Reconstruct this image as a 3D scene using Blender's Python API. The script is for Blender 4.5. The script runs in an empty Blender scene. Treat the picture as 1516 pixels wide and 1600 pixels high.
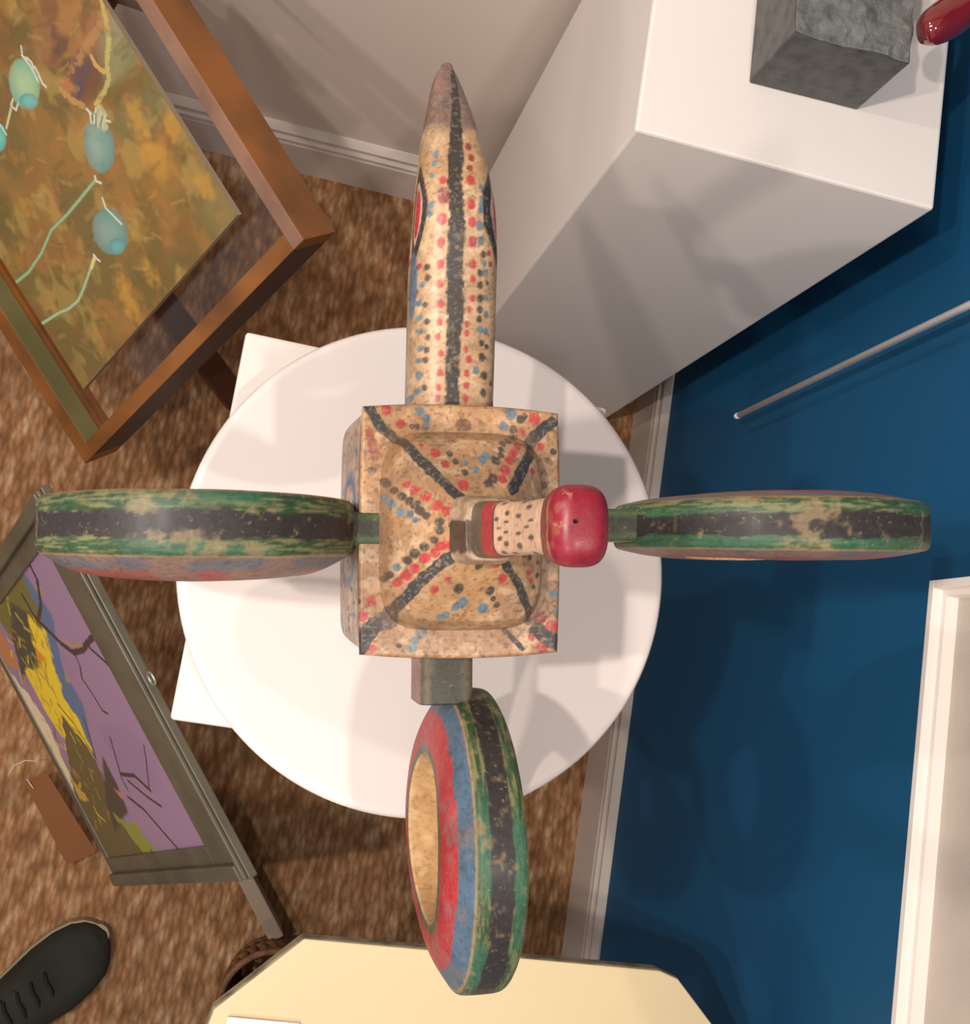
import bpy, bmesh, math, random
import numpy as np
from mathutils import Vector, Matrix, Euler

# ------------------------------------------------------------------ camera
H = 1.9
F = 1735.64
CM = np.array([[0.963, -0.182, -0.197], [0.151, 0.975, -0.163], [0.222, 0.127, 0.967]])
_d = np.array([-.229614551, -.131593925, -1.0]); _d /= np.linalg.norm(_d)
_u = np.array([math.sin(.18701255), math.cos(.18701255), 0.]); _u -= _d * _u.dot(_d); _u /= np.linalg.norm(_u)
CM = np.array([np.cross(_u, -_d), _u, -_d])
cam_d = bpy.data.cameras.new('camera'); cam = bpy.data.objects.new('camera', cam_d)
bpy.context.scene.collection.objects.link(cam)
mw = Matrix([list(r) for r in CM]).to_4x4(); mw.translation = (0, 0, H)
cam.matrix_world = mw
cam_d.sensor_fit = 'HORIZONTAL'; cam_d.sensor_width = 36; cam_d.lens = 36 * F / 1516
cam_d.clip_start = .02
bpy.context.scene.camera = cam
C = bpy.context.scene.collection

# ------------------------------------------------------------------ world, lamps, exposure
wd = bpy.data.worlds.new('world'); bpy.context.scene.world = wd; wd.use_nodes = True
wd.node_tree.nodes['Background'].inputs[0].default_value = (1.0, .95, .93, 1)
wd.node_tree.nodes['Background'].inputs[1].default_value = .52
def spot(name, loc, to, power, size=70, rad=.025, col=(1, .90, .83), blend=.5):
    l = bpy.data.lights.new(name, 'SPOT'); l.energy = power; l.spot_size = math.radians(size); l.spot_blend = blend
    l.shadow_soft_size = rad; l.color = col
    o = bpy.data.objects.new(name, l); o.location = loc
    o.rotation_euler = (Vector(to) - Vector(loc)).to_track_quat('-Z', 'Y').to_euler(); C.objects.link(o); return o
spot('ceiling_spot', (-.68, -.06, 2.75), (.2, .05, 1.0), 64)
spot('ceiling_spot.001', (-1.06, -.18, 2.65), (.4, 0, .9), 50)
spot('ceiling_spot.002', (-1.25, .52, 2.6), (.35, .35, .6), 40, rad=.03)
spot('ceiling_spot.003', (.44, -.36, 2.65), (.0, .25, .7), 36, rad=.035)
spot('added_wall_fill', (-.55, -1.05, 2.6), (.05, .75, .55), 46, size=62, rad=.035, blend=.7)  # added fill lamp to brighten the white wall and tall plinth front
vs = bpy.context.scene.view_settings
vs.view_transform = 'Standard'; vs.look = 'None'; vs.gamma = 1; vs.use_curve_mapping = False; vs.exposure = -0.05

# ------------------------------------------------------------------ projection helpers (pixel of the photograph -> real point at a known height / plane)
def ray(x, y): return CM @ np.array([(x - 758.) / F, -(y - 800.) / F, -1.])
CAM = np.array([0, 0, H])
def at(x, y, z): r = ray(x, y); return CAM + r * ((z - H) / r[2])
def onplane(x, y, O, n):
    r = ray(x, y); return CAM + r * (np.dot(np.array(O) - CAM, n) / np.dot(r, n))

# ------------------------------------------------------------------ numpy value noise
_rs = np.random.RandomState(7); _T = _rs.rand(64, 64, 64).astype(np.float32)
def vnoise(P, scale):
    Q = np.asarray(P, float) * scale + 1000.; i = np.floor(Q).astype(int); f = Q - i; f = f * f * (3 - 2 * f)
    r = 0
    for a in (0, 1):
        for b in (0, 1):
            for c in (0, 1):
                w = (f[:, 0] if a else 1 - f[:, 0]) * (f[:, 1] if b else 1 - f[:, 1]) * (f[:, 2] if c else 1 - f[:, 2])
                r = r + w * _T[(i[:, 0] + a) % 64, (i[:, 1] + b) % 64, (i[:, 2] + c) % 64]
    return r
def fbm(P, scale, n=4):
    r = 0; a = .5; t = 0
    for k in range(n):
        r = r + a * vnoise(np.asarray(P) + 13.7 * k, scale * 2 ** k); t += a; a *= .55
    return r / t
def lin(c):
    c = np.asarray(c, float) / 255.
    return np.where(c <= .04045, c / 12.92, ((c + .055) / 1.055) ** 2.4)
def L4(c): return tuple(lin(c)) + (1,)
def ss(a, b, x): t = np.clip((x - a) / (b - a), 0, 1); return t * t * (3 - 2 * t)

class Paint:
    """colour per vertex, painted in a 2-D chart q (metres)"""
    def __init__(s, q, base):
        s.q = q; s.c = np.tile(lin(base), (len(q), 1)) if np.ndim(base) == 1 else base.copy()
        s.P3 = np.c_[q, np.zeros(len(q))]
    def mix(s, m, col):
        m = np.clip(m, 0, 1)[:, None]; col = lin(col) if np.ndim(col) == 1 else col
        s.c = s.c * (1 - m) + col * m
    def blob(s, c, rx, ry, col, ang=0, soft=.25, op=1., rough=0.0):
        d = s.q - np.asarray(c)[:2]; sel = (np.abs(d) < max(rx, ry) * 1.6).all(1)
        if not sel.any(): return
        dd = d[sel]; ca, sa = math.cos(ang), math.sin(ang)
        x = (dd[:, 0] * ca + dd[:, 1] * sa) / rx; y = (-dd[:, 0] * sa + dd[:, 1] * ca) / ry
        r = np.sqrt(x * x + y * y)
        if rough: r = r + rough * (vnoise(s.P3[sel], 1.6 / min(rx, ry)) - .5)
        m = (1 - ss(1 - soft, 1 + soft, r)) * op
        c0 = s.c[sel]; s.c[sel] = c0 * (1 - m[:, None]) + lin(col) * m[:, None]
    def stroke(s, pts, w, col, soft=.3, op=1., rough=.0, nscale=None):
        pts = [np.asarray(p)[:2] for p in pts]; ws = w if np.ndim(w) else [w] * len(pts)
        lo = np.min(pts, 0) - 2 * max(ws); hi = np.max(pts, 0) + 2 * max(ws)
        sel = ((s.q > lo) & (s.q < hi)).all(1)
        if not sel.any(): return
        q = s.q[sel]; best = np.full(len(q), 9.)
        for a, b, wa, wb in zip(pts[:-1], pts[1:], ws[:-1], ws[1:]):
            ab = b - a; t = np.clip(((q - a) @ ab) / max(1e-12, ab @ ab), 0, 1)
            d = np.linalg.norm(q - a - t[:, None] * ab, axis=1) / (wa + (wb - wa) * t)
            best = np.minimum(best, d)
        if rough: best = best + rough * (vnoise(s.P3[sel], nscale or 1.2 / max(ws)) - .5)
        m = (1 - ss(1 - soft, 1 + soft, best)) * op
        c0 = s.c[sel]; s.c[sel] = c0 * (1 - m[:, None]) + lin(col) * m[:, None]

# ------------------------------------------------------------------ materials
def newmat(name):
    m = bpy.data.materials.new(name); m.use_nodes = True; return m, m.node_tree, m.node_tree.nodes['Principled BSDF']
def bump(nt, bs, scale, strength, dist=.002, detail=4, stretch=None):
    tc = nt.nodes.new('ShaderNodeTexCoord'); n = nt.nodes.new('ShaderNodeTexNoise'); b = nt.nodes.new('ShaderNodeBump')
    n.inputs['Scale'].default_value = scale; n.inputs['Detail'].default_value = detail
    src = tc.outputs['Object']
    if stretch:
        mp = nt.nodes.new('ShaderNodeMapping'); mp.inputs['Scale'].default_value = stretch
        nt.links.new(src, mp.inputs[0]); src = mp.outputs[0]
    nt.links.new(src, n.inputs['Vector'])
    b.inputs['Strength'].default_value = strength; b.inputs['Distance'].default_value = dist
    nt.links.new(n.outputs['Fac'], b.inputs['Height']); nt.links.new(b.outputs['Normal'], bs.inputs['Normal'])
    return n
def mat(name, col, rough=.5, spec=.4, var=.08, vscale=12, bscale=60, bstr=.15, metal=0, coat=0, stretch=None, bdist=.001, dark=.7):
    m, nt, bs = newmat(name)
    bs.inputs['Roughness'].default_value = rough; bs.inputs['Specular IOR Level'].default_value = spec
    bs.inputs['Metallic'].default_value = metal; bs.inputs['Coat Weight'].default_value = coat
    tc = nt.nodes.new('ShaderNodeTexCoord'); n = nt.nodes.new('ShaderNodeTexNoise'); n.inputs['Scale'].default_value = vscale
    n.inputs['Detail'].default_value = 6
    src = tc.outputs['Object']
    if stretch:
        mp = nt.nodes.new('ShaderNodeMapping'); mp.inputs['Scale'].default_value = stretch
        nt.links.new(src, mp.inputs[0]); src = mp.outputs[0]
    nt.links.new(src, n.inputs['Vector'])
    cr = nt.nodes.new('ShaderNodeMapRange'); cr.inputs[1].default_value = .4; cr.inputs[2].default_value = .7
    cr.inputs[3].default_value = 0; cr.inputs[4].default_value = var * 4 if var < .25 else 1
    mx = nt.nodes.new('ShaderNodeMix'); mx.data_type = 'RGBA'
    c = lin(col); mx.inputs[6].default_value = tuple(c) + (1,); mx.inputs[7].default_value = tuple(c * dark) + (1,)
    nt.links.new(n.outputs['Fac'], cr.inputs[0]); nt.links.new(cr.outputs[0], mx.inputs[0]); nt.links.new(mx.outputs[2], bs.inputs['Base Color'])
    if bstr: bump(nt, bs, bscale, bstr, bdist, stretch=stretch)
    return m
def vmat(name, rough=.45, spec=.4, wear=.35, wearcol=(196, 158, 112), wscale=90, bscale=140, bstr=.35, coat=0., grime=.35):
    m, nt, bs = newmat(name)
    bs.inputs['Roughness'].default_value = rough; bs.inputs['Specular IOR Level'].default_value = spec; bs.inputs['Coat Weight'].default_value = coat
    bs.inputs['Coat Roughness'].default_value = .25
    at_ = nt.nodes.new('ShaderNodeVertexColor'); at_.layer_name = 'Col'
    tc = nt.nodes.new('ShaderNodeTexCoord')
    def chain(scale, lo, hi, top, prev, col, detail=8, mult=False):
        n = nt.nodes.new('ShaderNodeTexNoise'); n.inputs['Scale'].default_value = scale; n.inputs['Detail'].default_value = detail
        n.inputs['Roughness'].default_value = .65
        nt.links.new(tc.outputs['Object'], n.inputs['Vector'])
        r = nt.nodes.new('ShaderNodeMapRange'); r.inputs[1].default_value = lo; r.inputs[2].default_value = hi; r.inputs[4].default_value = top
        nt.links.new(n.outputs['Fac'], r.inputs[0])
        mx = nt.nodes.new('ShaderNodeMix'); mx.data_type = 'RGBA'
        if mult: mx.blend_type = 'MULTIPLY'
        nt.links.new(r.outputs[0], mx.inputs[0]); nt.links.new(prev, mx.inputs[6]); mx.inputs[7].default_value = col
        return mx.outputs[2]
    o = at_.outputs['Color']
    if wear: o = chain(wscale, .60, .68, wear, o, L4(wearcol))
    if grime:
        o = chain(28, .45, .72, grime, o, L4((120, 95, 70)), mult=True)
        o = chain(260, .50, .66, grime, o, L4((125, 105, 90)), mult=True, detail=4)
    nt.links.new(o, bs.inputs['Base Color'])
    bump(nt, bs, bscale, bstr, .0012, detail=6)
    return m

M = {}
M['paint_white'] = mat('white_painted_board', (228, 219, 211), .55, .3, .04, 9, 220, .10, dark=.93)
M['plinth2'] = mat('white_emulsion', (226, 218, 211), .6, .3, .04, 6, 180, .12, dark=.93)
M['disc'] = mat('white_laminate', (230, 220, 214), .28, .45, .03, 5, 60, .02, dark=.95)
M['wallw'] = mat('off_white_wall_paint', (212, 200, 189), .7, .25, .04, 3, 240, .12, dark=.92)
M['skirt'] = mat('grey_white_gloss', (205, 194, 184), .4, .4, .05, 7, 90, .06, dark=.92)
M['blue'] = mat('deep_blue_wall_paint', (18, 82, 122), .62, .3, .05, 4, 300, .14, dark=.88)
M['rod'] = mat('white_rod', (250, 250, 250), .3, .5, .02)
M['wood'] = mat('stained_wood', (142, 86, 32), .36, .45, .25, 9, 60, .15, dark=.40, coat=.15)
M['wooddk'] = mat('dark_stained_wood', (96, 58, 40), .45, .4, .2, 9, 60, .2, dark=.55)
M['greyframe'] = mat('grey_green_frame_paint', (90, 84, 68), .38, .5, .2, 14, 70, .15, dark=.6)
M['cream'] = mat('cream_table_paint', (222, 202, 160), .5, .35, .06, 9, 120, .1, dark=.88)
M['creamedge'] = mat('worn_table_edge', (170, 155, 125), .6, .3, .25, 50, 120, .3, dark=.35)
M['paper'] = mat('white_paper', (230, 228, 230), .6, .2, .02)
M['stone'] = mat('grey_stone', (76, 76, 74), .38, .5, .25, 75, 90, .35, dark=.40)
M['stonerough'] = mat('rough_grey_stone', (112, 114, 110), .7, .4, .25, 60, 90, 1.0, dark=.45, bdist=.004)
M['redgloss'] = mat('glossy_red_glaze', (112, 8, 16), .08, .6, .1, 8, 20, .08, coat=1, dark=.6)
M['shoe'] = mat('dark_green_canvas', (46, 46, 38), .8, .2, .2, 18, 900, .5, dark=.6)
M['sole'] = mat('pale_rubber_sole', (150, 132, 105), .6, .3, .1, dark=.8)
M['lace'] = mat('black_lace', (34, 30, 28), .8, .2, .1, 80, 600, .5)
M['wicker'] = mat('brown_wicker', (120, 80, 52), .6, .3, .25, 70, 200, .5, dark=.5)
M['brass'] = mat('metal_ring', (190, 185, 170), .3, .5, .05, metal=.8)
M['kraft'] = mat('kraft_tag', (124, 80, 48), .8, .2, .06, dark=.9)
M['string'] = mat('white_string', (200, 190, 175), .8, .2, .1)
M['rail'] = mat('taupe_rail_paint', (150, 132, 110), .5, .35, .08, 12, 80, .1, dark=.9)
M['grey_art'] = mat('pale_grey_clouded_print', (196, 184, 172), .45, .3, .25, 9, 80, .05, dark=.84)
M['black'] = mat('dark_hole', (30, 22, 18), .8, .2, .0)
M['maskpaint'] = vmat('painted_carved_wood', .46, .4, .30, coat=.1, wearcol=(214, 180, 138))
M['ringpaint'] = vmat('painted_ring_wood', .55, .35, .45, (150, 136, 106), 240, coat=.05)
M['oil'] = vmat('oil_paint', .42, .4, 0, bscale=90, bstr=.35, grime=0)
# sisal carpet
def carpet():
    m, nt, bs = newmat('sisal_carpet'); bs.inputs['Roughness'].default_value = .85; bs.inputs['Specular IOR Level'].default_value = .15
    tc = nt.nodes.new('ShaderNodeTexCoord'); mp = nt.nodes.new('ShaderNodeMapping'); mp.inputs['Scale'].default_value = (1, .42, 1); mp.inputs['Rotation'].default_value = (0, 0, -.12)
    nt.links.new(tc.outputs['Object'], mp.inputs[0])
    v = nt.nodes.new('ShaderNodeTexVoronoi'); v.inputs['Scale'].default_value = 105; v.inputs['Randomness'].default_value = .9
    nt.links.new(mp.outputs[0], v.inputs['Vector'])
    n = nt.nodes.new('ShaderNodeTexNoise'); n.inputs['Scale'].default_value = 60; n.inputs['Detail'].default_value = 5; nt.links.new(mp.outputs[0], n.inputs['Vector'])
    n2 = nt.nodes.new('ShaderNodeTexNoise'); n2.inputs['Scale'].default_value = 9; n2.inputs['Detail'].default_value = 3; nt.links.new(tc.outputs['Object'], n2.inputs['Vector'])
    cr = nt.nodes.new('ShaderNodeValToRGB'); e = cr.color_ramp.elements
    e[0].position = .25; e[0].color = L4((148, 106, 70)); e[1].position = .8; e[1].color = L4((236, 204, 164))
    x = e.new(.5); x.color = L4((184, 138, 98))
    nt.links.new(n.outputs['Fac'], cr.inputs[0])
    d = nt.nodes.new('ShaderNodeMapRange'); d.inputs[1].default_value = 0; d.inputs[2].default_value = .75; d.inputs[3].default_value = 1; d.inputs[4].default_value = .55
    nt.links.new(v.outputs['Distance'], d.inputs[0])
    mx = nt.nodes.new('ShaderNodeMix'); mx.data_type = 'RGBA'; mx.blend_type = 'MULTIPLY'; mx.inputs[0].default_value = 1
    nt.links.new(cr.outputs[0], mx.inputs[6]); nt.links.new(d.outputs[0], mx.inputs[7])
    m2 = nt.nodes.new('ShaderNodeMix'); m2.data_type = 'RGBA'; m2.blend_type = 'MULTIPLY'; m2.inputs[7].default_value = L4((220, 205, 190))
    nt.links.new(n2.outputs['Fac'], m2.inputs[0]); nt.links.new(mx.outputs[2], m2.inputs[6]); nt.links.new(m2.outputs[2], bs.inputs['Base Color'])
    b = nt.nodes.new('ShaderNodeBump'); b.invert = True; b.inputs['Strength'].default_value = .8; b.inputs['Distance'].default_value = .006
    nt.links.new(v.outputs['Distance'], b.inputs['Height']); nt.links.new(b.outputs['Normal'], bs.inputs['Normal'])
    return m
M['carpet'] = carpet()
def glassmat():
    m = bpy.data.materials.new('picture_glass'); m.use_nodes = True; nt = m.node_tree; nt.nodes.clear()
    o = nt.nodes.new('ShaderNodeOutputMaterial'); t = nt.nodes.new('ShaderNodeBsdfTransparent'); g = nt.nodes.new('ShaderNodeBsdfGlossy')
    g.inputs['Roughness'].default_value = .02; t.inputs[0].default_value = (.985, .98, .98, 1)
    mx = nt.nodes.new('ShaderNodeMixShader'); mx.inputs[0].default_value = .035; nt.links.new(t.outputs[0], mx.inputs[1]); nt.links.new(g.outputs[0], mx.inputs[2]); nt.links.new(mx.outputs[0], o.inputs[0])
    return m
M['glass'] = glassmat()

# ------------------------------------------------------------------ object helpers
def empty(name, loc, label, cat, group=None):
    o = bpy.data.objects.new(name, None); o.location = Vector(loc); C.objects.link(o)
    o['label'] = label; o['category'] = cat; o.empty_display_size = .05
    if group: o['group'] = group
    return o
def tag(o, label, cat, group=None):
    o['label'] = label; o['category'] = cat
    if group: o['group'] = group
    return o
def world_loc(o):
    v = Vector((0, 0, 0))
    while o is not None: v += o.location; o = o.parent
    return v
def mk(name, verts, faces, m, parent=None, cols=None, smooth=True, origin=None, kind=None):
    """verts in world coordinates"""
    V = np.asarray(verts, float)
    off = np.array(world_loc(parent)) if parent is not None else (np.array(origin, float) if origin is not None else np.array([V[:, 0].mean(), V[:, 1].mean(), V[:, 2].min()]))
    me = bpy.data.meshes.new(name); me.from_pydata((V - off).tolist(), [], faces if isinstance(faces, list) else faces.tolist()); me.update()
    if cols is not None:
        a = me.color_attributes.new('Col', 'FLOAT_COLOR', 'POINT')
        a.data.foreach_set('color', np.c_[cols, np.ones(len(cols))].astype(np.float32).ravel())
    me.materials.append(m)
    me.polygons.foreach_set('use_smooth', [smooth] * len(me.polygons))
    o = bpy.data.objects.new(name, me); C.objects.link(o)
    if parent is not None: o.parent = parent
    else: o.location = Vector(off)
    if kind: o['kind'] = kind
    return o
def add_bevel(o, w, seg=2):
    b = o.modifiers.new('bevel', 'BEVEL'); b.width = w; b.segments = seg; b.limit_method = 'ANGLE'; b.angle_limit = math.radians(40)
    for p in o.data.polygons: p.use_smooth = False
    return o
BF = [(0, 3, 2, 1), (4, 5, 6, 7), (0, 1, 5, 4), (1, 2, 6, 5), (2, 3, 7, 6), (3, 0, 4, 7)]
def hexa(name, bot, top, m, parent=None, bev=.002, kind=None):
    o = mk(name, list(bot) + list(top), BF, m, parent, smooth=False, kind=kind)
    bm = bmesh.new(); bm.from_mesh(o.data); bmesh.ops.recalc_face_normals(bm, faces=bm.faces); bm.to_mesh(o.data); bm.free()
    if bev: add_bevel(o, bev)
    return o
def obox(name, O, ax, ay, az, x, y, z, m, parent=None, bev=.002, kind=None):
    """box spanning x,y,z intervals along world axes ax,ay,az from origin O"""
    O, ax, ay, az = [np.asarray(v, float) for v in (O, ax, ay, az)]
    f = lambda a, b, c: O + ax * a + ay * b + az * c
    bot = [f(x[0], y[0], z[0]), f(x[1], y[0], z[0]), f(x[1], y[1], z[0]), f(x[0], y[1], z[0])]
    top = [f(x[0], y[0], z[1]), f(x[1], y[0], z[1]), f(x[1], y[1], z[1]), f(x[0], y[1], z[1])]
    return hexa(name, bot, top, m, parent, bev, kind)
X_, Y_, Z_ = np.eye(3)
def abox(name, x, y, z, m, parent=None, bev=.002, kind=None): return obox(name, (0, 0, 0), X_, Y_, Z_, x, y, z, m, parent, bev, kind)
def tube_arr(pts, r, n=10, cap=True):
    pts = np.asarray(pts, float); r = r if np.ndim(r) else [r] * len(pts); V = []; Fc = []
    up = None
    for i, p in enumerate(pts):
        t = pts[min(i + 1, len(pts) - 1)] - pts[max(i - 1, 0)]; t /= np.linalg.norm(t)
        if up is None: up = np.cross(t, [0, 0, 1.]) if abs(t[2]) < .9 else np.cross(t, [1., 0, 0])
        a = up - t * (up @ t); a /= np.linalg.norm(a); b = np.cross(t, a); up = a
        for k in range(n):
            th = 2 * math.pi * k / n; V.append(p + r[i] * (math.cos(th) * a + math.sin(th) * b))
    for i in range(len(pts) - 1):
        for k in range(n):
            k2 = (k + 1) % n; Fc.append((i * n + k, i * n + k2, (i + 1) * n + k2, (i + 1) * n + k))
    if cap: Fc.append(tuple(range(n))[::-1]); Fc.append(tuple((len(pts) - 1) * n + k for k in range(n)))
    return V, Fc
def tube(name, pts, r, m, parent=None, n=10, **k):
    V, Fc = tube_arr(pts, r, n); return mk(name, V, Fc, m, parent, **k)
def grid_faces(nu, nv, wrapu=False, wrapv=False):
    i = np.arange(nu if wrapu else nu - 1); j = np.arange(nv if wrapv else nv - 1)
    I, J = np.meshgrid(i, j, indexing='ij'); I2 = (I + 1) % nu; J2 = (J + 1) % nv
    return np.stack([I * nv + J, I2 * nv + J, I2 * nv + J2, I * nv + J2], -1).reshape(-1, 4)

# ================================================================== SETTING
WX = .652; WY = .872           # blue wall plane, white wall plane
abox('floor', (-1.6, WX + .05), (-1.4, WY + .05), (-.05, 0), M['carpet'], bev=0, kind='structure')
abox('wall_right', (WX, WX + .1), (-1.4, WY + .1), (0, 2.7), M['blue'], bev=0, kind='structure')
abox('wall_back', (-1.6, WX), (WY, WY + .1), (0, 2.7), M['wallw'], bev=0, kind='structure')
def skirting(name, along, a, b, sign):
    # profile (distance from wall, height)
    pr = [(0, 0), (.015, 0), (.015, .100), (.0125, .1035), (.0125, .108), (.0155, .111), (.0155, .117), (.010, .123), (.010, .127), (.0125, .130), (.0125, .136), (.006, .143), (.003, .146), (0, .146)]
    if along == 'y': V = [(WX - d, t, z) for t in (a, b) for d, z in pr]
    else: V = [(t, WY - d, z) for t in (a, b) for d, z in pr]
    n = len(pr); Fc = [(i, i + 1, n + i + 1, n + i) for i in range(n - 1)] + [tuple(range(n)), tuple(range(2 * n - 1, n - 1, -1))]
    o = mk(name, V, Fc, M['skirt'], smooth=False, kind='structure')
    bm = bmesh.new(); bm.from_mesh(o.data); bmesh.ops.recalc_face_normals(bm, faces=bm.faces); bm.to_mesh(o.data); bm.free()
skirting('baseboard_right', 'y', -1.4, WY - .0155, 1)
skirting('baseboard_back', 'x', -1.6, WX, 1)

# ================================================================== PLINTHS
tag(abox('plinth', (.267, .574), (.523, .850), (0, 1.0), M['plinth2'], None, bev=.003), 'tall white square plinth against the blue wall, carrying the grey stone block', 'plinth')
tag(abox('plinth', (-.036, .277), (-.053, .262), (0, 1.0), M['paint_white'], None, bev=.003), 'white square plinth under the round white board, two corners showing', 'plinth')

# round board on the plinth
DZ = 1.035; DC = (.1405, .0955); DR = .1945
def lathe(prof, c, n=96):
    V = []; m = len(prof)
    for k in range(n):
        a = 2 * math.pi * k / n
        for r, z in prof: V.append((c[0] + r * math.cos(a), c[1] + r * math.sin(a), z))
    Fc = [(k * m + j, ((k + 1) % n) * m + j, ((k + 1) % n) * m + j + 1, k * m + j + 1) for k in range(n) for j in range(m - 1)]
    return V, Fc
t = empty('turntable', (DC[0], DC[1], 1.0), 'round glossy white board beneath the carved painted mask', 'board')
V, Fc = lathe([(0, DZ - .014), (DR - .003, DZ - .014), (DR + .001, DZ - .011), (DR + .001, DZ - .004), (DR - .002, DZ), (DR - .006, DZ + .0005), (DR - .008, DZ), (0, DZ)], DC, 160)
mk('round_top', V, Fc, M['disc'], t)
V, Fc = lathe([(0, 1.0), (.09, 1.0), (.09, 1.012), (.03, 1.014), (.03, DZ - .014), (0, DZ - .014)], DC, 48)
mk('foot', V, Fc, M['disc'], t)

# ================================================================== CARVED MASK
YAW = math.radians(9.7); TILT = math.radians(5)
e1 = np.array([math.cos(YAW), math.sin(YAW), 0]); e2h = np.array([-math.sin(YAW), math.cos(YAW), 0])
e2 = e2h * math.cos(TILT) + Z_ * math.sin(TILT); e3 = -e2h * math.sin(TILT) + Z_ * math.cos(TILT)
MO = np.array([.122, .097, 1.24])
def loc2w(L): L = np.atleast_2d(L); return MO + L[:, :1] * e1 + L[:, 1:2] * e2 + L[:, 2:3] * e3
def w2loc(P): d = np.asarray(P) - MO; return np.array([d @ e1, d @ e2, d @ e3])
def px2loc(x, y, mz): return w2loc(onplane(x, y, MO + e3 * mz, e3))
def surfhit(x, y, hf):
    mz = 0.
    for _ in range(25):
        p = px2loc(x, y, mz); mz = .5 * mz + .5 * hf(p[0], p[1])
    return px2loc(x, y, mz)
mask = empty('carved_mask', (.13, .09, DZ), 'carved wooden mask painted with dots, three upright rings and a long snout', 'mask')
OCH = (166, 129, 95)
COLS = {'r': (178, 52, 58), 'd': (130, 45, 45), 'k': (62, 58, 54), 'b': (92, 122, 134), 'n': (110, 72, 50)}

BX, BY = .0615, .0745
DX, DY = .0500, .0590
def rf(x, y):   # super-ellipse norm of dome footprint
    return ((abs(x) / DX) ** 5 + (abs(y) / DY) ** 5) ** .2
def domeh(x, y):
    a = rf(x, y)
    if a >= 1: return 0.
    return .012 * min(1, (1 - a) / .10) ** .6 + .050 * max(0, (1 - a) / .92) ** .95
def domeh_v(x, y):
    a = ((np.abs(x) / DX) ** 5 + (np.abs(y) / DY) ** 5) ** .2; k = np.clip(1 - a, 0, 1)
    return .012 * np.minimum(1, k / .10) ** .6 + .050 * (k / .92) ** .95

def zp(x, y): return 500 + x / 3.158, 600 + y / 3.158          # enlargement coordinates used when the marks were read
def patina(P, base, seed=0.):
    n = fbm(P + seed, 30, 4); n2 = fbm(P + 5 + seed, 120, 3)
    c = np.tile(lin(base), (len(P), 1)); 
    c *= (0.72 + .56 * n)[:, None]
    m = ss(.5, .7, n2)[:, None] * .35; c = c * (1 - m) + lin((236, 206, 168)) * m
    m = ss(.55, .75, fbm(P + 9 + seed, 45, 3))[:, None] * .45; c = c * (1 - m) + lin((168, 122, 78)) * m
    return c
# --- head block : front face with dome
nx, ny = 260, 310
gx = np.linspace(-BX, BX, nx); gy = np.linspace(-BY, BY, ny)
GX, GY = np.meshgrid(gx, gy, indexing='ij'); GX = GX.ravel(); GY = GY.ravel()
edge = np.minimum(BX - np.abs(GX), BY - np.abs(GY)); GZ = domeh_v(GX, GY) - .0018 * (1 - np.clip(edge / .0022, 0, 1)) ** 2
GZ += .0006 * (fbm(np.c_[GX, GY, GX * 0], 60, 3) - .5)
# slightly bowed outline
bow = lambda a, A: 1 - (a / A) ** 2
WXs = GX + np.sign(GX) * (np.abs(GX) / BX) ** 4 * .0012 * bow(GY, BY); WYs = GY + np.sign(GY) * (np.abs(GY) / BY) ** 4 * .003 * bow(GX, BX)
L3 = np.c_[WXs, WYs, GZ]
pt = Paint(np.c_[WXs, WYs], patina(L3, OCH)); Q = pt.q
pt.mix(ss(.42, .62, fbm(L3 + 3, 22, 3)) * .35, (204, 154, 96))
pt.mix(.5 * ss(.015, .0, np.abs(edge - .004)) * ss(.5, .7, fbm(L3, 80, 2)), (170, 120, 80))
def mk_marks(pt, hf, zf, marks, sc, ry=1.0, op=.92):
    for c, x, y, r in marks:
        p = surfhit(*zf(x, y), hf); rr = r * sc
        pt.blob(p, rr, rr * ry, COLS[c], soft=.25, op=op, rough=.28)
reds = [(330,125,22),(395,195,20),(570,340,20),(620,395,18),(710,500,22),(470,525,18),(525,555,18),(580,600,20),(628,627,18),(430,495,14),(1060,175,26),(990,245,22),(975,305,16),(960,335,16),(945,345,14),(935,375,20),(915,425,22),(900,468,20),(625,795,18),(595,800,18),(570,835,18),(515,860,20),(468,910,18),(425,945,20),(380,980,18),(565,1015,16),(870,885,18),(900,960,20),(1145,1200,28),(1045,1245,18),(1095,1300,24),(255,1070,22),(210,1145,20),(260,1305,18),(1090,310,18),(1050,430,12),(650,660,10),(500,300,9),(630,965,12),(1030,930,14),(1040,970,12)]
blks = [(315,480,14),(328,495,14),(367,525,14),(405,555,16),(440,578,16),(467,597,16),(495,625,18),(525,650,14),(592,680,18),(655,697,14),(593,722,16),(565,770,14),(515,803,18),(467,835,18),(432,872,16),(342,942,16),(315,960,14),(455,210,12),(480,210,12),(990,175,18),(1010,160,14),(955,225,18),(900,295,14),(925,283,14),(945,270,14),(960,262,12),(895,325,14),(893,352,14),(868,378,20),(855,465,20),(830,490,18),(1152,335,14),(1120,375,12),(1100,500,18),(785,897,16),(685,1007,20),(838,1020,18),(855,1060,10),(872,1090,12),(258,430,18),(190,1075,12),(1010,845,12),(1035,855,12),(670,382,12),(640,345,12),(715,437,14),(1070,945,10),(1055,1000,10),(390,1290,12),(1075,880,10),(1090,440,10),(480,590,12)]
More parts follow.
